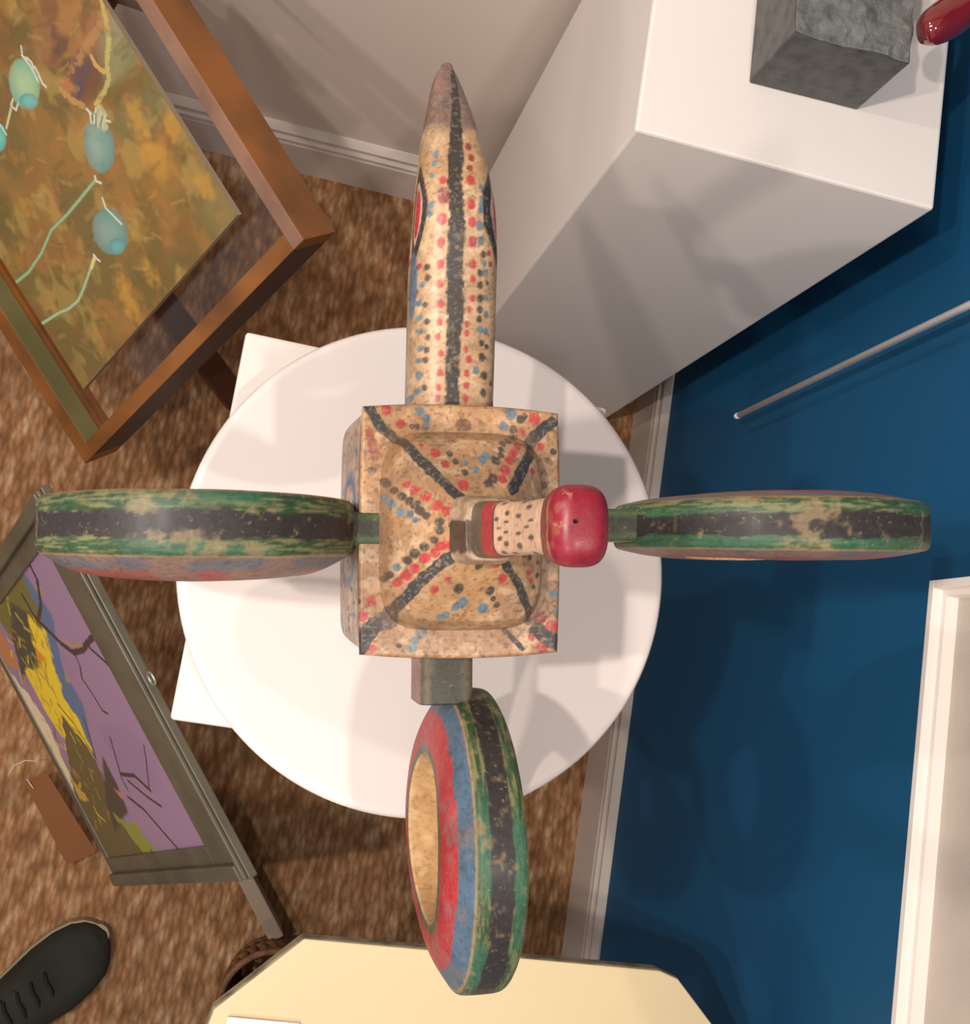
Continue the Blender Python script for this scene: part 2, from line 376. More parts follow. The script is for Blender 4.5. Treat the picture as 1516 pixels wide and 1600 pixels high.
blus = [(490,135,20),(525,170,18),(525,205,16),(940,148,24),(908,210,20),(820,355,18),(800,375,18),(350,592,18),(320,560,14),(397,632,16),(445,640,14),(470,672,12),(1155,1040,20),(1168,1115,16),(455,1300,20),(500,1225,24),(470,1265,16),(380,905,16),(700,1080,22),(670,1100,18),(620,1140,16),(590,1150,14),(805,1105,22),(345,1190,12),(770,425,14),(720,390,10)]
S_ = .000150
mk_marks(pt, domeh, zp, [('r',) + m for m in reds] + [('k',) + m for m in blks] + [('b',) + m for m in blus], S_)
pm = surfhit(*zp(706, 205), domeh); pt.blob(pm, .0052, .004, COLS['n'], rough=.3); 
for a, b in (((245, 245), (275, 360)),): pt.stroke([surfhit(*zp(*a), domeh), surfhit(*zp(*b), domeh)], .0028, COLS['d'], op=.75, rough=.5)
pt.blob(surfhit(*zp(1085, 1160), domeh), .0055, .0035, COLS['d'], ang=.6, rough=.4)
for pts, w in ((((238, 108), (300, 210), (400, 285), (540, 420), (690, 560)), .0031), (((1145, 190), (1045, 270), (1040, 330), (1000, 420), (950, 520)), .0036), (((705, 820), (590, 890), (480, 990), (350, 1120)), .0034), (((345, 1160), (260, 1190), (195, 1300)), .0050), (((905, 870), (975, 980), (1030, 1170)), .0028), (((1070, 1215), (1180, 1290)), .0048), (((910, 1215), (1000, 1305)), .0016)):
    p = [surfhit(*zp(*q), domeh) for q in pts]; pt.stroke(p, w, (58, 56, 56), soft=.12, rough=.45, nscale=350)
# collar of the dome is darker/greyer
pt.mix(.6 * (1 - ss(.10, .30, ((np.abs(GX) / DX) ** 5 + (np.abs(GY) / DY) ** 5) ** .2)), (150, 128, 105))
pt.mix(.35 * ss(.010, .0, np.abs(((np.abs(GX) / DX) ** 5 + (np.abs(GY) / DY) ** 5) ** .2 - 1.0) * .05), (140, 105, 75))
def speck(pt, P, k=1.):
    pt.mix(ss(.58, .68, fbm(P + 31, 620, 2)) * .38 * k, (150, 134, 112)); pt.mix(ss(.60, .68, fbm(P + 37, 420, 3)) * .45 * k, (88, 66, 50))
speck(pt, L3)
mk('face_panel', loc2w(L3), grid_faces(nx, ny), M['maskpaint'], mask, pt.c)
# --- sides of the block
nper = 4 * 90; nz = 40
def rrect(a, hx, hy, p=14):
    ca, sa = np.cos(a), np.sin(a); r = 1 / ((np.abs(ca) / hx) ** p + (np.abs(sa) / hy) ** p) ** (1 / p); return r * ca, r * sa
A = np.linspace(0, 2 * np.pi, nper, endpoint=False); V = []; 
zz = np.linspace(0, -.075, nz)
side = []
for z in zz:
    k = -z / .075; hx = BX + .0045 * math.sin(min(1, k * 1.15) * math.pi * .5); hy = BY - .004 * k
    if k > .9: hx -= .006 * (k - .9) * 10; hy -= .006 * (k - .9) * 10
    x, y = rrect(A, hx, hy, 16)
    y = y + np.sign(y) * .003 * (np.abs(y) / hy) ** 6 * bow(np.clip(x, -BX, BX), BX); x = x + np.sign(x) * .0012 * (np.abs(x) / hx) ** 6 * bow(np.clip(y, -BY, BY), BY)
    side.append(np.c_[x, y, np.full(nper, z - .0012)])
side = np.concatenate(side); sc_ = patina(side, (168, 150, 132), 2.)
ps = Paint(np.c_[side[:, 1], side[:, 2]], sc_)
left = side[:, 0] < -BX * .9
keep = ps.c.copy()
ps.mix(.55 * ss(.45, .6, fbm(side, 25, 2)), (212, 170, 145))
ps.blob((.018, -.030), .018, .020, (70, 108, 150)); ps.blob((.018, -.030), .010, .012, (196, 160, 130))
ps.blob((-.022, -.034), .014, .020, (92, 122, 140)); ps.blob((-.022, -.034), .008, .013, (200, 170, 140))
rr = random.Random(3)
for _ in range(60):
    ps.blob((rr.uniform(-.065, .065), rr.uniform(-.06, -.012)), .0013, .004, rr.choice([(70, 66, 62), (170, 80, 80), (86, 110, 130)]), op=.8)
ps.mix(ss(-.008, -.002, side[:, 2]) * .7, (120, 92, 88))
mk('block_side', loc2w(side), np.r_[grid_faces(nz, nper, False, True)][:, ::-1], M['maskpaint'], mask, ps.c)
V, Fc = [], []
bt = side[-nper:]; mk('block_base', loc2w(bt), [tuple(range(nper))], M['maskpaint'], mask, sc_[-nper:], smooth=False)
# support neck from block down to the board
nk = []
for z, hx, hy in ((-.074, .03, .034), (-.10, .026, .03), (-.15, .027, .031), (-.19, .036, .040), (-.203, .040, .044)):
    x, y = rrect(np.linspace(0, 2 * np.pi, 48, endpoint=False), hx, hy, 4); w = loc2w(np.c_[x + .012, y, np.full(48, z)])
    if z == -.203: w[:, 2] = DZ + .0005
    nk.append(w)
nk = np.concatenate(nk); mk('neck', nk, np.r_[grid_faces(5, 48, False, True)].tolist() + [tuple(range(192, 240))], M['maskpaint'], mask, patina(nk, (150, 115, 80)))

# --- rings
def ring(cx, cy, cz, R, r, th, vertical_dir, seed, zs=1., bp=1.1, bm_=1.1):
    """ring in plane (vertical_dir, e3); axis is the other horizontal direction"""
    nu = 300
    prof = []   # (rho, axial, tag)
    nb = 34
    for k in range(nb + 1):                                  # outer band, slightly crowned
        s = -1 + 2 * k / nb; prof.append((R - .0026 * abs(s) ** 10 - .0006 * s * s, th * s))
    ff3 = lambda t, B: 1 + (B - 1) * math.sin(min(1, t / .75) * math.pi / 2)
    for k in range(1, 30): prof.append((R - .0032 - (R - .0032 - r) * (k / 30), th * ff3(k / 30, bp)))
    for k in range(0, 21): prof.append((r - .001 * math.sin(k / 20 * math.pi), th * (bp - (bp + bm_) * k / 20)))
    for k in range(1, 30): prof.append((r + (R - .0032 - r) * (k / 30), -th * ff3(1 - k / 30, bm_)))
    prof = np.array(prof); nv = len(prof)
    U = np.linspace(0, 2 * np.pi, nu, endpoint=False)
    ptag = np.tile(np.array([0] * (nb + 1) + [1] * 29 + [2] * 21 + [1] * 29), nu)
    T_, R_ = np.repeat(U, nv), np.tile(prof[:, 0], nu); AX = np.tile(prof[:, 1], nu)
    hpos = R_ * np.cos(T_); zpos = R_ * np.sin(T_) * zs
    axw = 1 - .10 * np.abs(np.cos(T_)) ** 2          # band narrows towards the two ends
    if vertical_dir == 'x': L = np.c_[cx + hpos, cy + AX * axw, cz + zpos]
    else: L = np.c_[cx + AX * axw, cy + hpos, cz + zpos]
    L = L + .0007 * (np.c_[fbm(L, 35, 2), fbm(L + 4, 35, 2), fbm(L + 8, 35, 2)] - .5)
    P3 = np.c_[hpos, zpos, AX] + seed
    isband = ptag == 0; s = AX / th
    wob = .16 * (vnoise(np.c_[T_ * 4, s * 0, s * 0 + seed], 1.) - .5) + .10 * (vnoise(np.c_[T_ * 22, s * 0, s * 0 + seed], 1.) - .5)
    col = np.tile(lin((50, 45, 44)), (len(L), 1))
    streak = fbm(np.c_[T_ * 5, s * 9, s * 0 + seed], 1.6, 4)
    g1 = lin((46, 72, 46)); g2 = lin((116, 116, 78)) ; g3 = lin((46, 94, 70))
    green = g1 + (g2 - g1) * ss(.42, .66, streak)[:, None]; green = green + (g3 - green) * (ss(.5, .7, vnoise(np.c_[T_ * 2.2, s, s * 0 + seed + 4], 1.))[:, None] * .8)
    mg = ss(.40, .47, np.abs(s + .04) + wob)[:, None]; col = col * (1 - mg) + green * mg
    ed = ss(.93, .985, np.abs(s)) [:, None] * .75; col = col * (1 - ed) + lin((178, 142, 104)) * ed
    f = (R_ - r) / (R - .0032 - r) + .05 * (fbm(P3, 60, 2) - .5)
    fc = np.tile(lin((84, 92, 72)), (len(L), 1))
    fc = np.where((f > .16)[:, None], lin((172, 52, 56)), fc); fc = np.where((f > .70)[:, None], lin((78, 102, 122)), fc)
    fc = fc * (.8 + .4 * fbm(P3, 90, 3))[:, None]
    if vertical_dir == 'x':
        bw_ = (.45 + .5 * ss(.4, .6, fbm(P3 + 2, 45, 3)))[:, None]; fc = fc * (1 - bw_) + lin((142, 112, 98)) * bw_
    else:
        bw_ = (.5 * ss(.5, .68, fbm(P3 + 2, 90, 4)))[:, None]; fc = fc * (1 - bw_) + lin((128, 108, 104)) * bw_
    hole = ptag == 2
    hc = patina(P3, (206, 164, 112))
    col = np.where(isband[:, None], col, fc); col = np.where(hole[:, None], hc, col)
    # worn patches
    w = ss(.56, .66, fbm(P3 + 3, 150, 4) * .65 + .35 * fbm(P3 + 8, 25, 2))[:, None] * .55; w = np.where(isband[:, None], w, .25 * w); col = col * (1 - w) + lin((150, 128, 92)) * w
    fcs = grid_faces(nu, nv, True, True)
    if vertical_dir == 'x': fcs = fcs[:, ::-1]
    return mk('ring', loc2w(L), fcs, M['ringpaint'], mask, col)
def armbar(x0, x1, y0, y1, z0, z1, flip):
    n1, n2 = 30, 64
    V = []; T1 = np.linspace(0, 1, n1); A2 = np.linspace(0, 2 * np.pi, n2, endpoint=False)
    for t1 in T1:
        if flip == 'x': c, s = rrect(A2, (y1 - y0) / 2, (z1 - z0) / 2, 7); V.append(np.c_[np.full(n2, x0 + (x1 - x0) * t1), (y0 + y1) / 2 + c, (z0 + z1) / 2 + s])
        else: c, s = rrect(A2, (x1 - x0) / 2, (z1 - z0) / 2, 7); V.append(np.c_[(x0 + x1) / 2 + c, np.full(n2, y0 + (y1 - y0) * t1), (z0 + z1) / 2 + s])
    V = np.concatenate(V); c = V[:, 1] - (y0 + y1) / 2 if flip == 'x' else V[:, 0] - (x0 + x1) / 2
    hw = (y1 - y0) / 2 if flip == 'x' else (x1 - x0) / 2
    col = np.tile(lin((58, 56, 46)), (len(V), 1)); m = ss(.5, .62, np.abs(c) / hw + .2 * (fbm(V, 70, 2) - .5))[:, None]
    col = col * (1 - m) + lin((74, 92, 60) if flip == 'x' else (92, 86, 68)) * m
    low = (V[:, 2] < z1 - .004)[:, None] & (np.abs(c) / hw > .93)[:, None]; col = np.where(low, lin((150, 118, 105)), col)
    return mk('arm', loc2w(V), grid_faces(n1, n2, False, True).tolist() + [tuple(range(n2))[::-1], tuple(range((n1 - 1) * n2, n1 * n2))], M['ringpaint'], mask, col)
RZ = -.020
def ringfit(p0, p1, RZ=RZ):
    a = px2loc(*p0, RZ); b = px2loc(*p1, RZ); return (a + b) / 2, np.linalg.norm((a - b)[:2]) / 2
cL, RL = ringfit((57, 826), (553, 822)); cR, RR = ringfit((972, 824), (1411, 826)); cB, RB = ringfit((729, 1076), (729, 1536), -.058)
ring(cL[0], cL[1], RZ, RL, RL * .52, .0178, 'x', 1.3, 1., 1.05, 1.75)
ring(cR[0], cR[1], RZ, RR, RR * .52, .0160, 'x', 5.1, 1., 1.35, 1.35)
ring(cB[0], cB[1], -.058, RB, RB * .55, .0152, 'y', 9.7, 1.09, 1.1, 1.95)
a0 = px2loc(605, 836, 0)
armbar(cL[0] + RL - .012, a0[0], cL[1] - .0105, cL[1] + .0105, -.036, .0015, 'x')
armbar(BX - .012, cR[0] - RR + .012, cR[1] - .0105, cR[1] + .0105, -.036, .0015, 'x')
b0, b1 = px2loc(657, 1050, -.028)[0], px2loc(742, 1050, -.028)[0]
armbar(b0, b1, cB[1] + RB - .0065, -BY + .002, -.072, -.028, 'y')

# --- snout
prof_px = [(640, 637, 769, 705), (622, 637, 768, 707), (560, 638.5, 770, 707.5), (500, 640, 771.5, 709), (435, 641.5, 773, 710.6), (390, 643.5, 774.5, 712), (360, 646, 774, 713), (330, 649, 773, 714), (304, 651, 771, 714.3), (275, 653, 766, 714.5), (247, 656, 761, 714.3), (210, 659.5, 751, 713.6), (172, 666.5, 739, 711.5), (135, 673.5, 724, 707), (115, 679, 715, 703), (104, 686, 708, 701), (98, 693, 704, 700)]
ridge_z = np.interp
zr = lambda py: np.interp(py, [97, 130, 200, 260, 300, 340, 420, 500, 640], [-.022, -.017, -.006, .002, .005, .004, -.003, -.008, -.012])
hgt = lambda py: np.interp(py, [97, 110, 150, 220, 300, 400, 640], [.008, .016, .030, .045, .056, .060, .060])
sec = []
for py, xl, xr, xm in prof_px:
    z = zr(py) ; hh = hgt(py); zm = z - hh * .42
    l = px2loc(xl, py, zm); r_ = px2loc(xr, py, zm); m_ = px2loc(xm, py, z)
    sec.append((m_[1], (l[0] + r_[0]) / 2, (r_[0] - l[0]) / 2, z, hh, m_[0]))
sec = np.array(sec); sec = sec[np.argsort(sec[:, 0])]
yy = np.linspace(BY - .004, sec[-1, 0], 330)
SX = np.interp(yy, sec[:, 0], sec[:, 1]); SW = np.interp(yy, sec[:, 0], sec[:, 2]); SZ = np.interp(yy, sec[:, 0], sec[:, 3]); SH = np.interp(yy, sec[:, 0], sec[:, 4]); SM = np.interp(yy, sec[:, 0], sec[:, 5])
def sm(a, k=9): p = np.pad(a, k, 'edge'); return np.convolve(p, np.ones(2 * k + 1) / (2 * k + 1), 'valid')
SX, SW, SZ, SH, SM = [sm(a, 6) for a in (SX, SW, SZ, SH, SM)]; SW[-1] *= .3; SH[-1] *= .4
n2 = 150; A2 = np.linspace(0, 2 * np.pi, n2, endpoint=False); V = []
for i, y in enumerate(yy):
    p = 2.9 if True else 2
    ca, sa = np.cos(A2), np.sin(A2); rr_ = 1 / (np.abs(ca) ** p + np.abs(sa) ** p) ** (1 / p)
    x = SX[i] + SW[i] * rr_ * ca; zc = SZ[i] - SH[i] / 2; z = zc + SH[i] / 2 * rr_ * sa
    V.append(np.c_[x, np.full(n2, y), z])
V = np.concatenate(V)
def snouth(x, y):
    y = min(max(y, yy[0]), yy[-1]); cx = np.interp(y, yy, SX); w = np.interp(y, yy, SW); z = np.interp(y, yy, SZ); h = np.interp(y, yy, SH)
    a = min(.97, abs(x - cx) / max(w, 1e-5)); return z - h / 2 + h / 2 * (1 - a ** 2.9) ** (1 / 2.9)
pt = Paint(V[:, :2], patina(V, (188, 153, 116), 7.))
zq = lambda x, y: (600 + x / 2.667, 60 + y / 2.667)
top = V[:, 2] > np.repeat(SZ - SH * .62, n2)
# flanks
flank = ~top
sn_r = [(245,590,14),(243,752,20),(238,850,17),(235,940,15),(232,1023,14),(237,1105,14),(232,1182,13),(224,1243,12),(237,1312,12),(234,1392,13),(228,1455,12),(222,1500,12),(362,590,18),(364,690,18),(368,765,18),(370,848,18),(371,940,16),(369,1003,12),(370,1083,12),(355,1130,12),(346,1190,12),(345,1228,12),(342,1295,12),(353,1337,14),(345,1395,13),(342,1447,12),(340,1500,14),(118,910,12),(147,950,10),(130,1060,10),(438,895,10),(443,940,10)]
sn_d = [(250,652,27),(352,452,14),(365,498,14),(358,540,13),(445,1440,8)]
sn_b = [(405,620,11),(407,670,12),(405,692,13),(403,718,14),(400,782,16),(405,842,16),(420,938,12),(422,975,12),(425,1082,10),(427,1150,12),(402,1215,14),(425,1220,12),(384,1383,14),(218,483,12),(210,521,12),(200,570,10),(196,695,12),(190,730,12),(160,1027,10),(147,1103,12),(148,1165,11),(150,1220,11),(152,1292,11),(145,1343,10),(147,1405,14),(140,1470,12),(110,1500,12)]
sn_k = [(415,900,12),(400,977,12),(401,1028,13),(402,1083,14),(400,1130,13),(397,1170,12),(407,1270,12),(408,1328,15),(418,1405,15),(414,1477,15),(428,1285,10),(178,953,11),(182,998,11),(172,1110,10),(180,1180,11),(184,1245,11),(178,1298,11),(173,1340,11),(168,1457,11),(410,640,6),(430,1020,8)]
for lst, c in ((sn_r, 'r'), (sn_d, 'd'), (sn_b, 'b'), (sn_k, 'k')):
    for x, y, r in lst:
        p = surfhit(*zq(x, y), snouth); pt.blob(p, r * .000155, r * .00019, COLS[c], soft=.25, rough=.28, op=.92)
# beak tip grey/brown
yb = surfhit(*zq(270, 430), snouth)[1]; yb2 = surfhit(*zq(270, 330), snouth)[1]
mb = ss(yb, yb + .012, V[:, 1] + .010 * (fbm(V, 60, 2) - .5) + .35 * np.abs(V[:, 0] - np.repeat(SX, n2)) * -1 + .0)
bc = lin((96, 84, 80)) * (.6 + .8 * fbm(V, 40, 3))[:, None]; mred = ss(.5, .62, fbm(V + 20, 50, 2))[:, None]; bc = bc * (1 - .5 * mred) + lin((138, 98, 90)) * .5 * mred
pt.mix(mb * .95, bc)
# stripe
sp = [(285, 1545), (285, 1400), (290, 1250), (300, 1120), (295, 1000), (300, 850), (305, 720), (295, 600), (300, 480), (302, 400), (300, 300), (295, 200), (285, 140)]
pt.stroke([surfhit(*zq(*q), snouth) for q in sp], [.0044, .0044, .0046, .0052, .0052, .0052, .0048, .0046, .0046, .0042, .0030, .0022, .0015], (60, 55, 50), soft=.10, rough=.35, nscale=420)
# eyes and blue side patches
for sx, cy0 in ((150, 720), (452, 720)):
    p = surfhit(*zq(sx, cy0), snouth); sgn = -1 if sx < 300 else 1
    zrel = V[:, 2] - np.repeat(SZ, n2); q = np.c_[V[:, 1] - p[1], zrel + (.019 if sgn < 0 else .0125)]; sidem = (np.sign(V[:, 0] - np.repeat(SX, n2)) == sgn) & (np.abs(V[:, 0] - np.repeat(SX, n2)) > .5 * np.repeat(SW, n2))
    e = (np.abs(q[:, 0]) / .032) ** 1.6 + (np.abs(q[:, 1]) / .0125) ** 1.6
    pt.mix(sidem * (1 - ss(.9, 1.05, e)), (50, 46, 44)); pt.mix(sidem * (1 - ss(.42, .5, e)), (206, 165, 150))
    e2_ = (np.abs(q[:, 0]) / .016) ** 2 + (np.abs(q[:, 1]) / .0055) ** 2; pt.mix(sidem * (1 - ss(.8, 1.1, e2_)), (185, 40, 55))
zrel = V[:, 2] - np.repeat(SZ, n2); ym = surfhit(*zq(120, 1030), snouth)[1]
e = np.abs((V[:, 1] - ym) / .022) ** 2 + np.abs((zrel + .021) / .009) ** 2; pt.mix((1 - ss(.8, 1.1, e)) * .9, (70, 112, 140))
pt.mix(ss(-.030, -.036, zrel) * .8 * (V[:, 1] < ym), (96, 120, 136))
speck(pt, V, .8)
mk('snout', loc2w(V), grid_faces(len(yy), n2, False, True)[:, ::-1].tolist() + [tuple(range((len(yy) - 1) * n2, len(yy) * n2))], M['maskpaint'], mask, pt.c)

# --- centre post with red knob
def loft(name, secs, m, colf, n=72, cap=True, p=4.5, parent=None):
    V = []
    A3 = np.linspace(0, 2 * np.pi, n, endpoint=False)
    for cx, cy, z, hx, hy in secs:
        x, y = rrect(A3, hx, hy, p); V.append(np.c_[cx + x, cy + y, np.full(n, z)])
    V = np.concatenate(V); Fc = grid_faces(len(secs), n, False, True)[:, ::-1].tolist()
    if cap: Fc += [tuple(range((len(secs) - 1) * n, len(secs) * n))]
    return mk(name, loc2w(V), Fc, m, parent or mask, colf(V))
def interp_secs(keys, n):
    keys = np.array(keys); t = np.linspace(0, len(keys) - 1, n); return np.stack([np.interp(t, np.arange(len(keys)), keys[:, i]) for i in range(5)], 1)
k1 = px2loc(911, 821, .222)
PXc = lambda z: np.array([.000 + (k1[0]) * z / .222 * 1.0, .000 + (k1[1]) * z / .222])
# collar around the base of the post
def colc(V):
    c = patina(V, (166, 138, 112), 11.); m = ((V[:, 0] < PXc(.06)[0] - .010) & (np.abs(V[:, 1] - PXc(.06)[1] + .004) < .009))[:, None] * .85
    return c * (1 - m) + lin((66, 50, 42)) * m
loft('collar', interp_secs([(*PXc(.050), .050, .0185, .0195), (*PXc(.058), .058, .0165, .0190), (*PXc(.068), .068, .0150, .0178), (*PXc(.071), .071, .0140, .0170), (*PXc(.0715), .0715, .0105, .0145), (*PXc(.066), .066, .0100, .0140)], 40), M['maskpaint'], colc, p=5, cap=False)
def postc(V):
    c = patina(V, (216, 176, 146), 4.); z = V[:, 2]
    pp = Paint(np.c_[np.arctan2(V[:, 1] - PXc(.1)[1], V[:, 0]) * .016, z], c)
    pp.mix(z < .094, (96, 86, 70)); pp.mix((z > .094) * (z < .115), (172, 52, 58)); pp.mix((z > .115) * (z < .118), (74, 66, 66))
    r3 = random.Random(5)
    for k in range(44):
        a = -math.pi + 2 * math.pi * (((k % 11) + .5 * (k // 11 % 2)) / 11 + r3.uniform(-.02, .02)); pp.blob((a * .016, .126 + .018 * (k // 11) + r3.uniform(-.004, .004)), .0017, .0046, (66, 62, 62), op=.9, rough=.2)
    return pp.c
secs = interp_secs([(*PXc(.060), .060, .0112, .0160), (*PXc(.09), .09, .0112, .0150), (*PXc(.13), .13, .0108, .0132), (*PXc(.17), .17, .0108, .0126), (*PXc(.20), .20, .0112, .0130)], 110)
loft('post', secs, M['maskpaint'], postc, n=110)
def knobc(V):
    c = np.tile(lin((138, 28, 46)), (len(V), 1)) * (.7 + .5 * fbm(V, 60, 3))[:, None]
    m = ss(.62, .7, fbm(V + 2, 90, 3))[:, None] * .5; c = c * (1 - m) + lin((150, 92, 70)) * m
    low = ss(.214, .208, V[:, 2])[:, None] * .75; c = c * (1 - low) + lin((112, 66, 52)) * low
    rim = (np.exp(-((V[:, 2] - .2135) / .0012) ** 2) * ss(.45, .6, fbm(V, 160, 2)))[:, None] * .8; c = c * (1 - rim) + lin((196, 140, 98)) * rim
    return c
kn = []
for k in range(40):
    t_ = k / 39
    if t_ < .35: z = .190 + .024 * (t_ / .35); s_ = .80 + .20 * math.sin(t_ / .35 * math.pi / 2)
    else: a = (t_ - .35) / .65 * math.pi / 2; z = .214 + .0115 * math.sin(a); s_ = max(.02, math.cos(a) ** .55)
    kn.append((k1[0], k1[1], z, .0130 * s_, .0176 * s_))
loft('knob', kn, M['maskpaint'], knobc, n=96, p=3.2)
hp = px2loc(899, 815, .2255)
hv = [(hp[0] + .0009 * math.cos(a), hp[1] + .0009 * math.sin(a), z) for z in (.2252, .2262) for a in np.linspace(0, 2 * np.pi, 10, endpoint=False)]
mk('pinhole', loc2w(np.array(hv)), grid_faces(2, 10, False, True).tolist() + [tuple(range(10, 20))], M['black'], mask)

# ================================================================== POPPY PICTURE ON EASEL
def basis(ph, th):
    p, t_ = math.radians(ph), math.radians(th)
    h = np.array([math.cos(p), math.sin(p), 0]); s = np.array([-math.sin(p) * math.sin(t_), math.cos(p) * math.sin(t_), math.cos(t_)]); return h, s, np.cross(h, s)
h1, s1, n1_ = basis(-48, 35)
O1 = at(474.4, 374.8, .80)
W1, H1, D1 = .50, .533, .052
pic = empty('framed_painting', O1 - s1 * H1 - h1 * W1 / 2, 'large framed oil painting of pale green poppy heads, deep stained wood frame', 'painting')
def fb(name, hx, sy, nz, m, par=pic, bev=.0012, h=h1, s=s1, n=n1_, O=O1): return obox(name, O, h, s, n, hx, sy, nz, m, par, bev)
fw = .020
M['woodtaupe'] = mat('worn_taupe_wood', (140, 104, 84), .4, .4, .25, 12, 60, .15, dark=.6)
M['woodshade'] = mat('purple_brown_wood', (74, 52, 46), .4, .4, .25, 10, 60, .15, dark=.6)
M['olive_reflection'] = mat('painted_ledge_reflection', (112, 106, 66), .35, .45, .2, 12, 60, .1, dark=.75)  # reflection of the green painting in the frame, put into the colour
def facemat(o, d, m):
    o.data.materials.append(m)
    for p in o.data.polygons:
        if np.dot(np.array(p.normal), d) > .8: p.material_index = len(o.data.materials) - 1
    return o
facemat(fb('frame_rail', (-W1, 0), (-fw, 0), (-D1, 0), M['wood']), n1_, M['woodtaupe'])
fb('frame_rail', (-W1, 0), (-H1, -H1 + .026), (-D1, 0), M['wood'])
fb('ledge_reflection', (-W1 + fw, -fw), (-H1 + .026, -H1 + .0275), (-.028, -.001), M['olive_reflection'], bev=0)  # thin strip on the bottom rail carrying the painted reflection
facemat(fb('frame_stile', (-fw, 0), (-H1 + .026, -fw), (-D1, 0), M['wood']), h1, M['woodshade'])
fb('frame_stile', (-W1, -W1 + fw), (-H1 + .026, -fw), (-D1, 0), M['wood'])
GZ1 = -.030
fb('glass_pane', (-W1 + fw, -fw), (-H1 + .026, -fw), (GZ1 - .010, GZ1 - .008), M['glass'], bev=0)
Op = O1 + n1_ * (GZ1 + .006)
def pl1(x, y): d = onplane(x, y, Op, n1_) - O1; return np.array([d @ h1, d @ s1])
tr = pl1(370, 335); br = pl1(131, 609)
ph0, ph1 = -W1 + fw + .004, (tr[0] + br[0]) / 2; ps0, ps1 = br[1], tr[1]
nu_, nv_ = 420, 470
U_, V_ = np.meshgrid(np.linspace(ph0, ph1, nu_), np.linspace(ps0, ps1, nv_), indexing='ij'); q = np.c_[U_.ravel(), V_.ravel()]
P3 = np.c_[q, q[:, 0] * 0]
strk = np.c_[q[:, 0] * .45 + q[:, 1] * .3, q[:, 1] * .55 - q[:, 0] * .2, q[:, 0] * 0]
base = np.tile(lin((112, 92, 48)), (len(q), 1))
P = Paint(q, base); 
P.mix(ss(.42, .62, fbm(strk + 1, 34, 5)), (136, 102, 50)); P.mix(ss(.52, .66, fbm(strk + 7, 60, 4)) * .7, (150, 104, 50))
P.mix(ss(.50, .68, fbm(P3 + 11, 16, 4)) * .7, (104, 84, 40)); P.mix(ss(.56, .70, fbm(strk + 15, 40, 4)) * .5, (168, 140, 74))
P.mix(ss(.58, .7, fbm(P3 + 21, 26, 3)) * .35, (132, 84, 48))
A_ = pl1
# greenish zones along bottom and top right corner
P.blob(A_(70, 560), .10, .05, (112, 92, 48), op=.8, soft=.8); P.blob(A_(175, 45), .02, .075, (132, 134, 104), ang=-.2, op=.75, soft=.7)
P.blob(A_(185, 100), .014, .04, (134, 138, 100), ang=-.2, op=.6, soft=.8); P.blob(A_(345, 320), .035, .03, (122, 110, 68), op=.7, soft=.7)
P.blob(A_(235, 170), .018, .08, (120, 124, 84), ang=-.3, op=.35, soft=.8)
# the curled brown leaf
for c, rx, ry, cl, an in (((115, 60), .055, .05, (120, 82, 48), 0), ((120, 95), .04, .035, (104, 68, 48), 0), ((140, 60), .012, .05, (146, 98, 60), .1), ((108, 35), .02, .03, (158, 112, 60), .4), ((90, 70), .02, .015, (96, 66, 54), 0), ((128, 105), .012, .022, (92, 70, 70), .1), ((120, 140), .008, .016, (88, 70, 76), 0), ((105, 138), .012, .01, (168, 110, 66), 0), ((150, 50), .006, .06, (166, 122, 76), 0), ((70, 60), .015, .02, (140, 100, 60), 0)):
    P.blob(A_(*c), rx, ry, cl, ang=an, soft=.45, rough=1.0, op=.85)
P.stroke([A_(*p) for p in ((158, 0), (165, 30), (170, 62), (167, 100), (170, 125), (162, 145), (150, 165))], .0035, (184, 168, 96), rough=.9, op=.8)
P.stroke([A_(*p) for p in ((95, 140), (110, 155), (130, 165))], .004, (176, 138, 76), rough=.9, op=.8)
P.stroke([A_(*p) for p in ((143, 88), (150, 103), (162, 112))], .0028, (186, 148, 84), rough=.6)
for c, r in (((215, 180), .018), ((250, 250), .022), ((225, 220), .02), ((230, 420), .018), ((200, 470), .02), ((190, 440), .014), ((270, 200), .016), ((320, 290), .014)): P.blob(A_(*c), r, r * .7, (182, 136, 56), soft=.7, rough=1.2, op=.65)
rp = random.Random(11)
for k in range(260):
    cx_, cy_ = rp.uniform(0, 360), rp.uniform(0, 600); p0 = A_(cx_, cy_); a = rp.uniform(.6, 1.6); l = rp.uniform(.008, .026)
    P.stroke([p0, p0 + np.array([math.cos(a), math.sin(a)]) * l], rp.uniform(.0012, .0034), rp.choice([(150, 116, 58), (90, 74, 40), (134, 94, 48), (168, 140, 76), (108, 96, 52)]), soft=.7, rough=1.1, op=.35)
# stems
def stem(pts, w, c=(150, 170, 120)):
    pp = [A_(*p) for p in pts]; P.stroke(pp, w * .95, (104, 116, 92), rough=.3, op=.8); P.stroke(pp, w * .55, c, rough=.3)
stem(((150, 280), (130, 305), (105, 335), (80, 360), (65, 395), (45, 425), (20, 445)), .0032, (140, 168, 118))
stem(((148, 400), (138, 430), (131, 450), (122, 470), (108, 482), (90, 490), (62, 508)), .0032, (160, 174, 126))
stem(((17, 170), (10, 200)), .0030, (196, 190, 122)); stem(((5, 205), (0, 222)), .003)
P.stroke([A_(148, 402), A_(143, 418)], .0026, (196, 188, 116))
